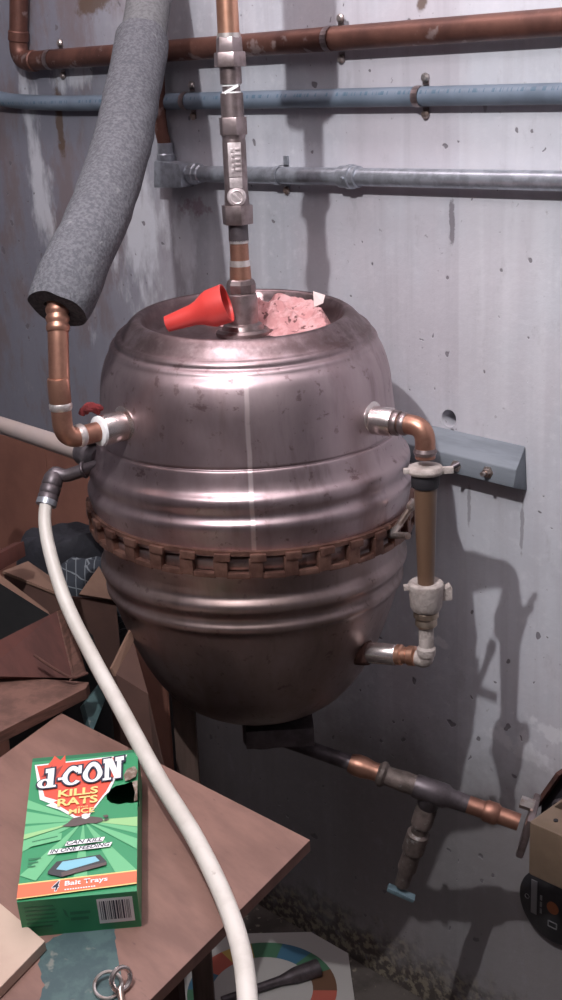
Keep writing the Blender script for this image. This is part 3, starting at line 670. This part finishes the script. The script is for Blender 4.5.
mb = MB(); mb.tube([dl(378), dl(381), dl(384), dl(387), dl(398), dl(404), dl(416), dl(420)], [.013, .0175, .0175, .013, .0135, .0145, .0135, .0125], 20); mb.build('union', 'corroded', dr)
mb = MB(); tp = dl(432); mb.tube([dl(415), dl(419), dl(446), dl(450), dl(468)], [.0155, .0165, .0165, .013, .012], 20)
vdir = (at(402, 884, 1.80)-tp); mb.tube([tp, tp+vdir*.12, tp+vdir*.16], [.0150, .0150, .012], 20); mb.build('tee', 'darkmetal', dr)
mb = MB(); mb.tube([dl(466), dl(480), dl(488), dl(500), dl(519)], [.0118, .0118, .0115, .0115, .0115], 20); mb.lathe(dl(486), ddir, [(.012, -.004), (.0145, 0), (.0145, .014), (.012, .018)], 20); mb.build('copper_tail', 'copper', dr)
mb = MB(); mb.tube([tp+vdir*t for t in (.15, .18, .34, .36, .42, .44, .62, .64, .82, .86, 1.0)], [.012, .0145, .0145, .0115, .0115, .0155, .0155, .012, .0135, .0105, .0105], 16)
mb.build('drain_valve', 'corroded', dr)
hb = tp+vdir*1.0; hd = (at(414, 900, 1.80)-at(387, 888, 1.80)); hc_ = at(401, 893, 1.80)
mb = MB(); mb.box(hc_, hd*.5, hd.cross(vdir).normalized()*.006, hd.cross(hd.cross(vdir)).normalized()*.0035)
M['handle'] = mat('pale_blue_handle', (.16, .235, .27), .5, .1, (.09, .135, .16), 60)
mb.build('handle', 'handle', dr, bevel=.002)['label'] = 'pale blue handle'
# pump box
pumpc = wall(560, 845, .10)
pu = thing('pump_box', 'tan metal box with dark open top at the end of the drain pipe', 'box', pumpc)
fl0, fl1 = dl(516), dB+ddir*.012
mb = MB(); mb.box(dB+ddir*.006, ddir*.005, V((0, 1, 0)).cross(ddir).normalized()*.032, (V((0, 1, 0))-ddir*ddir.y).normalized()*.030); mb.build('flange', 'bronze', pu, bevel=.003)
for sg_ in (1,):
    p = at(525, 803, (dB-CAM).dot(FW)-.02); MB().lathe(p, -ddir, [(.008, -.012), (.008, .006)], 6).build('flange_bolt', 'zinc', pu, smooth=20)
bx0 = dB+ddir*.022
X, Y, Zv = V((1, 0, 0)), V((0, -1, 0)), UP
c0 = wall(531, 822, .175)                               # upper left front corner of the tan box
w_, d_, h_ = .22, .12, .075
def pan(mb, p, a, b, t): mb.box(p+a*.5+b*.5, a*.5, b*.5, t*.5)
mb = MB()
pan(mb, c0-UP*h_, X*w_, UP*h_, V((0, .004, 0)))
mb.box(c0+X*w_*.5+V((0, .025, -.003)), X*w_*.5, V((0, .025, 0)), UP*.003)
pan(mb, c0-UP*h_, V((0, d_, 0)), UP*h_, X*.004)
pan(mb, c0-UP*h_, X*w_, V((0, d_, 0)), UP*.004)
mb.build('case', 'tan', pu, bevel=.002)
h0, h1 = wall(541, 806, .07), wall(566, 771, .07)
mb = MB(); mb.prism([h0, h1, h1+X*.12, V((h1.x+.12, h1.y, h0.z-.05)), V((h0.x, h0.y, h0.z-.05))], V((0, .055, 0))); mb.build('housing', 'rubber', pu, bevel=.001)['label'] = 'dark opening'
mb = MB(); hd_ = (h1-h0).normalized(); hn_ = V((0, -1, 0)).cross(hd_); hn_ = hn_ if hn_.z > 0 else -hn_
mb.box((h0+h1)/2+hn_*.003+V((0, .02, 0)), hd_*(h1-h0).length*.5, V((0, .036, 0)), hn_*.0028); mb.build('housing_rim', 'rust', pu)
mb = MB(); mb.lathe(wall(560, 806, .085), (0, -1, .3), [(.010, -.01), (.010, .004), (.006, .008)], 16); mb.build('motor_knob', 'darkmetal', pu)
mb = MB(); mb.lathe(c0+V((.022, .022, 0)), UP, [(.003, 0), (.003, .002)], 10); mb.build('screw', 'rubber', pu)
# disc on the wall
ds = wall(553, 908, .012); dk = thing('black_disc', 'round black disc with pale printed bar on the wall under the tan box', 'disc', ds)
mb = MB(); mb.lathe(ds, (0, -1, 0), [(.056, -.006), (.058, -.005), (.058, -.001), (.056, 0)], 64); mb.build('disc', 'black', dk)
mb = MB(); mb.lathe(ds+V((0, -.0004, 0)), (0, -1, 0), [(.010, 0), (.010, .0006)], 24); mb.build('centre_label', 'orange', dk)['label'] = 'orange centre'
mb = MB(); y_ = V((0, -.0006, 0))
mb.box(ds+y_+X*-.032+UP*.004, X*.005, V((0, .0004, 0)), UP*.028)
for k in range(3): mb.box(ds+y_+X*(-.020)+UP*(.008-.011*k), X*.0016, V((0, .0004, 0)), UP*.004)
mb.box(ds+y_+X*(.000)+UP*(-.033), X*.007, V((0, .0004, 0)), UP*.0008); mb.box(ds+y_+X*.000+UP*(-.024), X*.007, V((0, .0004, 0)), UP*.0008)
mb.box(ds+y_+X*(-.007)+UP*(-.0285), X*.0008, V((0, .0004, 0)), UP*.0045); mb.box(ds+y_+X*(.007)+UP*(-.0285), X*.0008, V((0, .0004, 0)), UP*.0045)
mb.torus(ds+y_*1.2-X*.044, (0, -1, 0), .0035, .0006, 16, 6)
mb.build('printed_marks', 'palegrey', dk, smooth=0)['label'] = 'pale printed bar and small marks'

# ------------------------------------------------------------------ tilted board with the green carton
TILT = math.radians(13)
tn = (UP*math.cos(TILT)-Fh*math.sin(TILT)).normalized()
tP = flat(80, 850, .68)
def tb(x, y, h=0.0): return on(x, y, tP+tn*h, tn)
c_r, c_l = tb(310, 840), tb(61, 713)
c_b = tb(150, 1000); e1 = (c_l-c_r); e2 = (c_b-c_r); e2 = e2.normalized()
c_f = c_r+e2*.62
board = thing('wooden_board', 'worn brown wooden board tilted forward under the green carton, with teal paint on it', 'board', tP-tn*.02)
mb = MB(); corners = [c_r, c_l, c_l+(tb(-10, 765)-c_l).normalized()*.62, c_f]
mb.prism(corners, -tn*.016)
mb.cur = 1
pp = [(42, 945), (60, 934), (80, 931), (114, 928), (117, 950), (121, 975), (118, 1010), (60, 1030), (38, 1010), (44, 985), (38, 965)]
pts = []
for i in range(len(pp)):
    a, b_ = pp[i], pp[(i+1) % len(pp)]
    for k in range(5):
        t = k/5; pts.append(tb(a[0]+(b_[0]-a[0])*t+random.uniform(-1.2, 1.2), a[1]+(b_[1]-a[1])*t+random.uniform(-1.2, 1.2), .0004))
mb.poly(pts); mb.keep = True
mb.build('board_top', ['wood_board', 'teal'], board, smooth=0)
# two battens under the board
for s0 in (.50, .74):
    a = c_r+e1*s0-tn*.032; mb = MB(); mb.box(a+e2*.3, e1.normalized()*.02, e2*.29, tn*.0155); mb.build('batten', 'post', board, bevel=.002)
# trestle legs down to the floor
for s0, t0 in ((.74, .10), (.74, .45), (.50, .45), (.50, .10)):
    a = c_r+e1*s0+e2*t0-tn*.046; mb = MB(); mb.box(V((a.x, a.y, a.z/2)), Cr*.016, Cd*.016, UP*(a.z/2)); mb.build('leg', 'post', board, bevel=.002)
# ring screw
es = thing('ring_screw', 'small steel ring screw lying on the teal paint at the lower edge', 'screw', tb(115, 985))
k = tb(121, 979, .013); mb = MB(); mb.torus(k, (Cd*.7+Cr*.6+UP*.25), .0105, .0026, 28, 10); mb.build('ring', 'nickel', es)
mb = MB(); k2 = tb(120, 990, .006); mb.tube([k-tn*.006-Cd*-.004, k2, tb(122, 1006, .004)], [.0028, .0034, .003], 12); mb.torus(tb(108, 985, .005), tn+Cd*.3, .013, .0018, 24, 8); mb.build('shank', 'zinc', es)

# green carton
TH = .050
bl_, br_ = tb(24, 937), tb(141.5, 926)
ex = (br_-bl_); Wd = ex.length; ex.normalize(); ey = tn.cross(ex).normalized()
tl_, tr_ = tb(37, 757, TH), tb(133, 751, TH)
Ln = ((tl_-(bl_+tn*TH)).dot(ey)+(tr_-(br_+tn*TH)).dot(ey))/2
mid = ((tl_+tr_)/2-(bl_+br_)/2); shx = mid.dot(ex)
print('carton', Wd, Ln, shx)
carton = thing('bait_carton', 'green bait carton with a torn hole lying on the tilted wooden board', 'carton', bl_)
def bp(u, v, h=0.0):      # u,v in 0..1 on the front face, v downwards
    v = v + .055*min(1, max(0, v-.03)/.06)*max(0, .9-v)/.8 if 0 < v < .9 else v
    v = min(.997, v+.030*min(1, max(0, (v-.5)/.25))) if v < .98 else v
    return bl_+ex*(u*Wd+shx*(1-v)*.5)+ey*((1-v)*Ln)+tn*(TH+h)
# front panel with the torn notch at its right edge
notch = [(1.0, .195), (.965, .205), (.93, .20), (.88, .215), (.80, .222), (.745, .25), (.715, .285), (.72, .325), (.76, .355), (.83, .372), (.90, .365), (.95, .372), (1.0, .365)]
fr = MB()
outline = [(0, 0), (1, 0)]+notch+[(1, 1), (0, 1)]
fr.cur = 0; fr.poly([bp(u, v) for u, v in reversed(outline)])
lay = [0]
def art(ci, pts, h=None):
    lay[0] += 1; fr.cur = ci; p = [bp(u, v, .00008*lay[0] if h is None else h) for u, v in pts]
    n_ = (p[1]-p[0]).cross(p[2]-p[0]); area = sum(((p[i]-p[0]).cross(p[(i+1) % len(p)]-p[0])).dot(tn) for i in range(len(p)))
    fr.poly(p if area > 0 else list(reversed(p)))
INK = ['green', 'green_light', 'green_pale', 'green_dark', 'inkred', 'inkorange', 'inkwhite', 'inkyellow', 'inkblack', 'inkgrey', 'inkblue', 'inkdark', 'darkred', 'torn']
I = {n: i for i, n in enumerate(INK)}
art(I['green_dark'], [(0, 0), (1, 0), (1, .022), (0, .030)])
cu, cv = .52, .475
lay_ = lay[0]
for k, (a, wdt, ci) in enumerate(((-168, 9, 'green_light'), (-150, 5, 'green_light'), (-15, 8, 'green_light'), (8, 7, 'green_pale'), (20, 4, 'green_light'), (172, 7, 'green_light'), (155, 6, 'green_light'), (60, 6, 'green_light'), (90, 5, 'green_light'), (125, 6, 'green_light'), (35, 5, 'green_light'), (-195, 3, 'green_pale'))):
    a1, a2 = math.radians(a-wdt), math.radians(a+wdt)
    def edge(an):
        dx, dy = math.cos(an), math.sin(an)*.55; t = 10
        for lim, c_, d_s in ((0.0, cu, dx), (1.0, cu, dx), (.06, cv, dy), (.85, cv, dy)):
            if abs(d_s) > 1e-6 and (lim-c_)/d_s > 0: t = min(t, (lim-c_)/d_s)
        return (cu+dx*t, cv+dy*t)
    p1, p2 = edge(a1), edge(a2)
    if k in (2,) : p1 = p1; 
    if max(p1[0], p2[0]) > .71 and min(p1[1], p2[1]) < .38: continue
    art(I[ci], [(cu, cv), p1, p2])
# red burst with white rim
art(I['inkwhite'], [(.03, .045), (.90, .035), (.74, .27), (.70, .30), (.55, .465), (.44, .455), (.30, .38), (.17, .335), (.21, .325), (.11, .285)])
art(I['inkred'], [(.05, .05), (.88, .04), (.71, .27), (.68, .30), (.545, .45), (.45, .44), (.33, .37), (.235, .315), (.275, .305), (.15, .265)])
art(I['inkred'], [(.11, .075), (.19, .03), (.21, -.0), (.27, .035), (.31, .0), (.33, .08)])
art(I['darkred'], [(.10, .105), (.20, .05), (.18, .085), (.30, .055), (.24, .12)])
# mouse
art(I['inkgrey'], [(.38, .485), (.42, .455), (.50, .445), (.60, .455), (.68, .47), (.70, .49), (.64, .505), (.56, .50), (.46, .512), (.38, .51), (.33, .505)])
art(I['inkwhite'], [(.50, .435), (.535, .425), (.57, .435), (.575, .455), (.54, .47), (.505, .46)])
art(I['inkgrey'], [(.69, .455), (.73, .45), (.745, .465), (.715, .475)])
art(I['inkgrey'], [(.70, .485), (.745, .478), (.75, .485), (.71, .495)])
# pale note on the left
art(I['green_light'], [(.075, .575), (.335, .55), (.335, .595), (.06, .625)])
art(I['green_dark'], [(.08, .59), (.30, .568), (.30, .575), (.08, .597)])
for k in range(3): art(I['green_dark'], [(.06, .70+.025*k), (.06+.11-.02*k, .698+.025*k), (.06+.11-.02*k, .704+.025*k), (.06, .706+.025*k)])
# tray
art(I['inkdark'], [(.24, .80), (.31, .735), (.68, .715), (.74, .765), (.74, .785), (.37, .845), (.36, .845), (.24, .815)])
art(I['inkgrey'], [(.355, .815), (.365, .845), (.74, .79), (.735, .77)])
art(I['inkblue'], [(.31, .79), (.36, .74), (.64, .725), (.68, .758), (.40, .805)])
# stripe
art(I['inkyellow'], [(0, .868), (1, .845), (1, .853), (0, .876)])
art(I['inkorange'], [(0, .876), (1, .853), (1, .930), (0, .962)])
art(I['inkyellow'], [(0, .962), (1, .930), (1, .937), (0, .970)])
fr.keep = True
fp_ = fr.build('front_panel', INK, carton, smooth=0)
def letters(txt, u, v, wu, hv, ci, name, shear=0.0, bold=0.0, h=.004, face=bp, slope=0.0):
    cu_ = bpy.data.curves.new(name, 'FONT'); cu_.body = txt; cu_.shear = shear; cu_.offset = bold; cu_.fill_mode = 'FRONT'; cu_.resolution_u = 3
    ob = bpy.data.objects.new(name, cu_); COL.objects.link(ob); bpy.context.view_layer.update()
    me = bpy.data.meshes.new_from_object(ob.evaluated_get(bpy.context.evaluated_depsgraph_get())); bpy.data.objects.remove(ob)
    xs = [q.co.x for q in me.vertices]; ys = [q.co.y for q in me.vertices]
    x0, x1, y0, y1 = min(xs), max(xs), min(ys), max(ys); org = parent_origin(carton)
    for q in me.vertices:
        a, b2 = (q.co.x-x0)/(x1-x0), (q.co.y-y0)/(y1-y0)
        q.co = face(u+wu*a, v+hv*(1-b2)+slope*a, h)-org
    me.materials.clear(); me.materials.append(M[ci]); me.update()
    o2 = bpy.data.objects.new(name, me); COL.objects.link(o2); o2.parent = carton
    return o2
H0 = .00008*(lay[0]+2)
letters('KILLS', .275, .232, .365, .058, 'inkyellow', 'lettering', bold=.03, h=H0, slope=-.008)
letters('RATS', .275, .302, .365, .060, 'inkyellow', 'lettering', bold=.03, h=H0, slope=-.008)
letters('and', .46, .370, .09, .014, 'inkyellow', 'lettering', h=H0)
letters('MICE', .385, .390, .23, .038, 'inkyellow', 'lettering', bold=.02, h=H0)
mb = MB(); mb.poly([bp(.37, .642, H0), bp(.70, .634, H0), bp(.72, .606, H0), bp(.39, .614, H0)]); mb.poly([bp(.225, .688, H0), bp(.765, .672, H0), bp(.785, .644, H0), bp(.245, .660, H0)]); mb.keep = True
mb.build('caption_patch', 'inkwhite', carton, smooth=0)
letters('CAN KILL', .385, .614, .31, .024, 'inkblack', 'lettering', shear=.3, bold=.02, h=H0+.0002, slope=-.008)
letters('IN ONE FEEDING', .245, .660, .52, .024, 'inkblack', 'lettering', shear=.3, bold=.02, h=H0+.0002, slope=-.016)
letters('4', .285, .87, .07, .07, 'inkwhite', 'lettering', shear=.3, bold=.05, h=H0)
letters('4', .29, .874, .06, .062, 'inkblack', 'lettering', shear=.3, bold=.01, h=H0+.0001)
letters('Bait Trays', .395, .882, .36, .040, 'inkwhite', 'lettering', bold=.02, h=H0+.0004, slope=-.008)
letters('kills rats and mice', .30, .222, .33, .016, 'inkyellow', 'lettering', h=H0) if False else None
fr2 = MB()
fr2.cur = 0
for k in range(12): fr2.poly([bp(.395+.022*k, .938-.0005*k, H0), bp(.395+.022*k+.015, .938-.0005*k, H0), bp(.395+.022*k+.015, .931-.0005*k, H0), bp(.395+.022*k, .931-.0005*k, H0)])
fr2.keep = True; fr2.build('small_print', 'inkwhite', carton, smooth=0)
# d-CON : slab letters drawn as outlines
def logo(grow, ci, h, name):
    mb = MB(); u0, v0, sw, sh = .075, .072, .80, .140      # letter box
    def Q(x, y): return bp(u0+sw*x, v0+sh*(1-y)-.030*x, h+len(mb.f)*1.5e-6)
    def quad(pts):
        cx = sum(p[0] for p in pts)/len(pts); cy = sum(p[1] for p in pts)/len(pts); out = []
        for x, y in pts:
            dx, dy = x-cx, y-cy; out.append((x+(grow if dx > 0 else -grow), y+(grow*2.4 if dy > 0 else -grow*2.4)))
        P = [Q(*p) for p in out]; ar = sum(((P[i]-P[0]).cross(P[(i+1) % len(P)]-P[0])).dot(tn) for i in range(len(P)))
        mb.poly(P if ar > 0 else P[::-1])
    def rect(x0, y0, x1, y1): quad([(x0, y0), (x1, y0), (x1, y1), (x0, y1)])
    def oval(cx, cy, rx, ry, tx, ty, a0=0, a1=360):
        n = 28; 
        for k in range(n):
            t0, t1 = math.radians(a0+(a1-a0)*k/n), math.radians(a0+(a1-a0)*(k+1)/n)
            o0 = (cx+(rx+grow)*math.cos(t0), cy+(ry+grow*2.4)*math.sin(t0)); o1 = (cx+(rx+grow)*math.cos(t1), cy+(ry+grow*2.4)*math.sin(t1))
            i0 = (cx+max(rx-tx-grow, 0)*math.cos(t0), cy+max(ry-ty-grow*2.4, 0)*math.sin(t0)); i1 = (cx+max(rx-tx-grow, 0)*math.cos(t1), cy+max(ry-ty-grow*2.4, 0)*math.sin(t1))
            mb.poly([Q(*p) for p in (o0, o1, i1, i0)])
    # d
    oval(.085, .27, .085, .27, .055, .10); rect(.115, .03, .185, .98); rect(.085, .86, .185, .98); rect(.115, 0, .215, .12)
    # dash
    rect(.235, .36, .285, .50)
    # C
    oval(.40, .46, .115, .48, .060, .13, 38, 322); rect(.465, .60, .505, .92)
    # O
    oval(.635, .48, .115, .48, .058, .13)
    # N
    rect(.775, .04, .825, .96); rect(.755, 0, .850, .12); rect(.755, .86, .83, .98); quad([(.78, .97), (.86, .97), (.965, .04), (.895, .04)]); rect(.915, .06, .965, .96); rect(.895, .86, .995, .98)
    mb.keep = True
    return mb.build(name, ci, carton, smooth=0)
logo(.020, 'inkblack', H0+.0001, 'logo_outline'); lg = logo(0, 'inkwhite', H0+.0006, 'logo_lettering')
# chewed flap right of the logo
mb = MB(); mb.poly([bp(.885, .20, .002), bp(.93, .205, .004), bp(.985, .19, .005), bp(1.0, .12, .001), bp(.97, .085, .0015), bp(.90, .10, .0015), bp(.87, .15, .0015)]); mb.keep = True
mb.prism([bp(.95, .21, .001), bp(1.0, .20, .001), bp(1.0, .36, .001), bp(.965, .34, -.004), bp(.975, .28, -.002)], tn*.0006)
mb.build('torn_flap', 'torn', carton, smooth=0)
# other panels
def side(name, pts, vec, mats='green_end'): return MB().prism(pts, vec).build(name, mats, carton, smooth=0)
side('back_panel', [bp(0, 0, -TH+.0008), bp(1, 0, -TH+.0008), bp(1, 1, -TH+.0008), bp(0, 1, -TH+.0008)], -tn*.0006)
side('left_panel', [bp(0, 0, -.0003), bp(0, 1, -.0003), bp(0, 1, -TH+.001), bp(0, 0, -TH+.001)], ex*.0006)
mb = MB()
mb.prism([bp(1, 0, -.0003), bp(1, .195, -.0003), bp(1, .21, -.010), bp(1, .20, -TH+.001), bp(1, 0, -TH+.001)], -ex*.0006)
mb.prism([bp(1, .365, -.0003), bp(1, 1, -.0003), bp(1, 1, -TH+.001), bp(1, .20, -TH+.001), bp(1, .21, -.022), bp(1, .30, -.020), bp(1, .35, -.010)], -ex*.0006)
mb.build('right_panel', 'green_end', carton, smooth=0)
side('top_panel', [bp(0, 0, -.0003), bp(1, 0, -.0003), bp(1, 0, -TH+.001), bp(0, 0, -TH+.001)], -ey*.0006)
def bottom(u, w, h=0.0): return bl_+ex*(u*Wd)+tn*(TH*(1-w))-ey*(.0006+h)
mb = MB(); mb.prism([bottom(0, 0), bottom(1, 0), bottom(1, 1), bottom(0, 1)], ey*.0006); mb.build('bottom_panel', 'green', carton, smooth=0)
mb = MB()
mb.prism([bottom(.655, .12, .0003), bottom(.955, .12, .0003), bottom(.955, .80, .0003), bottom(.655, .80, .0003)], -ey*.0001)
mb.build('barcode_label', 'inkwhite', carton, smooth=0)
mb = MB(); x = .675; random.seed(3)
while x < .93:
    w = random.choice((.004, .006, .010, .013)); mb.prism([bottom(x, .18, .0006), bottom(x+w, .18, .0006), bottom(x+w, .70, .0006), bottom(x, .70, .0006)], -ey*.0001); x += w+random.choice((.005, .008, .011))
mb.build('barcode', 'inkblack', carton, smooth=0)
mb = MB()
for k in range(6): mb.prism([bottom(.05, .16+.11*k, .0003), bottom(.05+random.uniform(.20, .27), .16+.11*k, .0003), bottom(.05+random.uniform(.20, .27), .20+.11*k, .0003), bottom(.05, .20+.11*k, .0003)], -ey*.0001)
for k in range(2): mb.prism([bottom(.42, .40+.16*k, .0003), bottom(.59-.02*k, .40+.16*k, .0003), bottom(.59-.02*k, .48+.16*k, .0003), bottom(.42, .48+.16*k, .0003)], -ey*.0001)
mb.prism([bottom(.365, .30, .0003), bottom(.39, .36, .0003), bottom(.405, .56, .0003), bottom(.375, .46, .0003)], -ey*.0001)
mb.build('bottom_print', 'green_dark', carton, smooth=0)

# pale carton corner at the lower left
pc = MB().prism([tb(-40, 869, .014), tb(45, 941, .014), tb(-40, 1029, .014), tb(-130, 950, .014)], -tn*.013)
solo(pc, 'pale_cardboard', 'card_pale', tb(0, 945), 'pale plain slab of cardboard at the lower left of the board', 'cardboard', smooth=0, bevel=.001)

# ------------------------------------------------------------------ junk at the left
def sheet(pts, th, m=None):      # a stiff sheet through coplanar-ish points
    n = (pts[1]-pts[0]).cross(pts[2]-pts[0]).normalized()
    if n.dot(CAM-pts[0]) > 0: n = -n
    return n*th
# brown cardboard sheet against the wall
bq = thing('cardboard_sheet', 'large brown cardboard sheet standing against the wall under the cream pipe', 'cardboard', wall(50, 600, .05))
def fl(p): return V((p.x, p.y, 0))
def wsheet(xa, ya, xb, yb):
    a, b2 = wall(xa, ya, .05), wall(xb, yb, .05); mb = MB(); mb.prism([a, b2, fl(b2), fl(a)], V((0, .004, 0))); mb.build('panel', 'card_wall', bq, smooth=0)
M['card_wall'] = mat('reddish_cardboard', (.27, .115, .080), .85, 0, (.22, .092, .066), 8, bump=.05)
wsheet(-40, 427, 44, 444); wsheet(44.8, 444, 150, 466)
# black bag
mb = MB(); ct = at(64, 532, 1.98); lump(mb, V((ct.x, ct.y, ct.z*.5)), .088, .055, ct.z*.5, 11, 40, .035, .17)
solo(mb, 'black_bag', 'bagcloth', (ct.x, ct.y, 0), 'tall slumped black nylon bag behind the cardboard box left of the tank', 'bag', smooth=60)
mb = MB(); ct = at(86, 562, 1.86); lump(mb, ct-UP*.06, .058, .03, .064, 4, 18, .16, .6)
solo(mb, 'checked_cloth', 'check', ct-UP*.1, 'dark cloth with pale check lines bunched below the black bag', 'cloth', smooth=60)
# open cardboard box
cb = thing('cardboard_box', 'open brown cardboard box with raised flaps left of the tank', 'box', fl(at(60, 690, 1.75)))
def sheet_part(name, px, parent, m, th=.004, smooth=0, lab=None):
    pts = []
    for q in px:
        if q == 'down': pts.append(fl(pts[-1]))
        elif q == 'down0': pts.append(fl(pts[0]))
        else: pts.append(at(*q))
    mb = MB(); mb.prism(pts, sheet(pts, th)); o = mb.build(name, m, parent, smooth=smooth)
    if lab: o['label'] = lab
    return o
sheet_part('back_flap', [(3, 571, 1.80), (28, 561, 1.86), (60, 583, 1.85), (61, 594, 1.80)], cb, 'card')
sheet_part('back_panel', [(3, 571, 1.803), (62, 595, 1.803), 'down', 'down0'], cb, 'card_dark')
sheet_part('right_panel', [(72, 597, 1.74), (116, 600, 1.765), 'down', 'down0'], cb, 'card_dark')
sheet_part('right_flap', [(79, 594, 1.735), (99, 566, 1.775), (116, 600, 1.755)], cb, 'card')
sheet_part('side_flap', [(-10, 567, 1.66), (48, 611, 1.70), (50, 615, 1.695), (-10, 577, 1.652)], cb, 'card')
sheet_part('front_panel', [(-10, 577, 1.652), (50, 615, 1.695), 'down', 'down0'], cb, 'plastic')  # black sheet put in for the box's shaded inside
# second carton right of the hose
c2 = thing('cardboard_carton', 'narrow cardboard carton with a raised flap between white hose and tank', 'box', fl(at(135, 760, 1.66)))
sheet_part('flap', [(112, 668, 1.60), (131, 629, 1.64), (134, 640, 1.64), (116, 676, 1.60)], c2, 'card')
sheet_part('front_panel', [(116, 674, 1.60), (133, 640, 1.64), (148, 694, 1.60), (170, 790, 1.58), 'down', 'down0'], c2, 'card_dark')
# black sheet put in for the shaded gap, and a teal folder
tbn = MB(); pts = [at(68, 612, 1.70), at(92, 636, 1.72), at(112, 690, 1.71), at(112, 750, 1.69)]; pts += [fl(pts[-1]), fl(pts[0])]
tbn.prism(pts, sheet(pts, .03)); solo(tbn, 'gap_shade_sheet', 'plastic', fl(at(85, 660, 1.71)), 'black sheet standing for shade in the gap between the wooden crate and the hose', 'bin', bevel=.002)
tbn = MB(); pts = [at(84, 704, 1.62), at(101, 682, 1.65), at(107, 696, 1.645), at(92, 734, 1.60)]
tbn.prism(pts, sheet(pts, .012)); solo(tbn, 'teal_folder', 'teal', at(95, 720, 1.62), 'dark teal folder wedged between the wooden crate and the hose', 'folder', bevel=.001)
# wooden crate
dw = thing('wooden_crate', 'broken reddish wooden crate tipped over at the left edge above the board', 'crate', tb(40, 700, .003))
sheet_part('back_panel', [(-20, 650, 1.61), (57, 611, 1.635), (74, 678, 1.60), (-20, 676, 1.58)], dw, 'wood_red', .012)
sheet_part('side_panel', [(57.5, 611, 1.634), (66, 607, 1.655), (87, 674, 1.615), (74.5, 678, 1.598)], dw, 'wood_edge', .008)
pts = [tb(-20, 674, .020), tb(89, 682, .020), tb(86, 688, .020), tb(-20, 742, .020)]
mb = MB(); n_ = (pts[1]-pts[0]).cross(pts[3]-pts[0]).normalized(); n_ = n_ if n_.z < 0 else -n_
mb.prism(pts, n_*.017); mb.build('bottom_panel', 'wood_edge', dw, smooth=0, bevel=.001)
mb = MB(); mb.tube(fillet([at(34, 655, 1.575), at(53, 668, 1.575), at(72, 679, 1.575), at(88, 673, 1.58)], .01), .0018, 10); mb.build('wire_pull', 'rust', dw)['label'] = 'bent wire pull'
# plank end
pts = [at(-20, 563, 1.70), at(24, 541, 1.76), at(26, 556, 1.76), at(-20, 582, 1.70)]
mb = MB(); mb.prism(pts, sheet(pts, .02)); solo(mb, 'wood_plank', 'wood_red', at(0, 565, 1.70), 'end of a reddish plank poking in from the left edge beside the black bag', 'plank', bevel=.001)

# ------------------------------------------------------------------ printed game board on the floor
gb = thing('game_board', 'flat board with a ring of coloured squares lying on the floor behind the wooden board', 'game board', flat(265, 985, .003))
g0, g1_, g2_ = flat(185, 935, .006), flat(345, 931, .006), flat(356, 1010, .006)
gx = (g1_-g0); gy = (g2_-g1_); gy = gy.normalized()*gx.length*.95
mb = MB(); mb.prism([g0, g1_, g1_+gy, g0+gy], V((0, 0, -.005))); mb.cur = 0
gc_ = flat(262, 990, .0064); R_ = .20
gu = gx.normalized(); gv = (gy-gu*gy.dot(gu)).normalized()
cols = ['gyellow', 'ggreen', 'gblue', 'ggreen', 'gbrown', 'gred', 'gyellow', 'ggreen', 'gblue', 'gyellow', 'gred', 'ggreen', 'gblue', 'gred']
GM = ['gwhite', 'gred', 'gyellow', 'ggreen', 'gblue', 'gbrown', 'gorange']
nseg = len(cols); Ro = min(abs((g0-gc_).dot(gu)), .2)*.98; Ro = .125
for k in range(nseg):
    mb.cur = GM.index(cols[k]); a0, a1 = 2*PI*k/nseg-2.2, 2*PI*(k+1)/nseg-2.2; pts = []
    for t in range(5): a = a0+(a1-a0)*t/4; pts.append(gc_+gu*math.cos(a)*Ro+gv*math.sin(a)*Ro)
    for t in range(5): a = a1+(a0-a1)*t/4; pts.append(gc_+gu*math.cos(a)*Ro*.68+gv*math.sin(a)*Ro*.68)
    mb.poly(pts)
mb.build('board_top', GM, gb, smooth=0)
mb = MB(); s0, s1 = flat(222, 1000, .016), flat(318, 968, .016); mb.tube([s0, s0+(s1-s0)*.6, s0+(s1-s0)*.75, s1], [.006, .008, .014, .016], 12)
solo(mb, 'dark_stick', 'darkmetal', s0, 'dark stick lying across the coloured game board', 'stick')

# ------------------------------------------------------------------ light
LP = V((-.72, -1.15, 2.03))
ld = bpy.data.lights.new('bulb', 'POINT'); ld.energy = 56; ld.shadow_soft_size = .012; ld.color = (.985, .975, 1.0)
lo = bpy.data.objects.new('bulb', ld); lo.location = LP; COL.objects.link(lo)
fd_ = bpy.data.lights.new('upper_fill', 'AREA'); fd_.shape = 'RECTANGLE'; fd_.size = 1.4; fd_.size_y = .2; fd_.energy = 8; fd_.color = (1.0, .86, .90)  # added soft fill to lift the upper wall shadows, no known lamp
fo_ = bpy.data.objects.new('upper_fill', fd_); fo_.location = (-1.25, -.34, 2.28); COL.objects.link(fo_)
wd = bpy.data.worlds.new('world'); S.world = wd; wd.use_nodes = True
wd.node_tree.nodes['Background'].inputs[0].default_value = (.3, .22, .24, 1); wd.node_tree.nodes['Background'].inputs[1].default_value = .2
S.view_settings.view_transform = 'Standard'; S.view_settings.look = 'None'; S.view_settings.gamma = 1; S.view_settings.use_curve_mapping = False
S.view_settings.exposure = 0.0
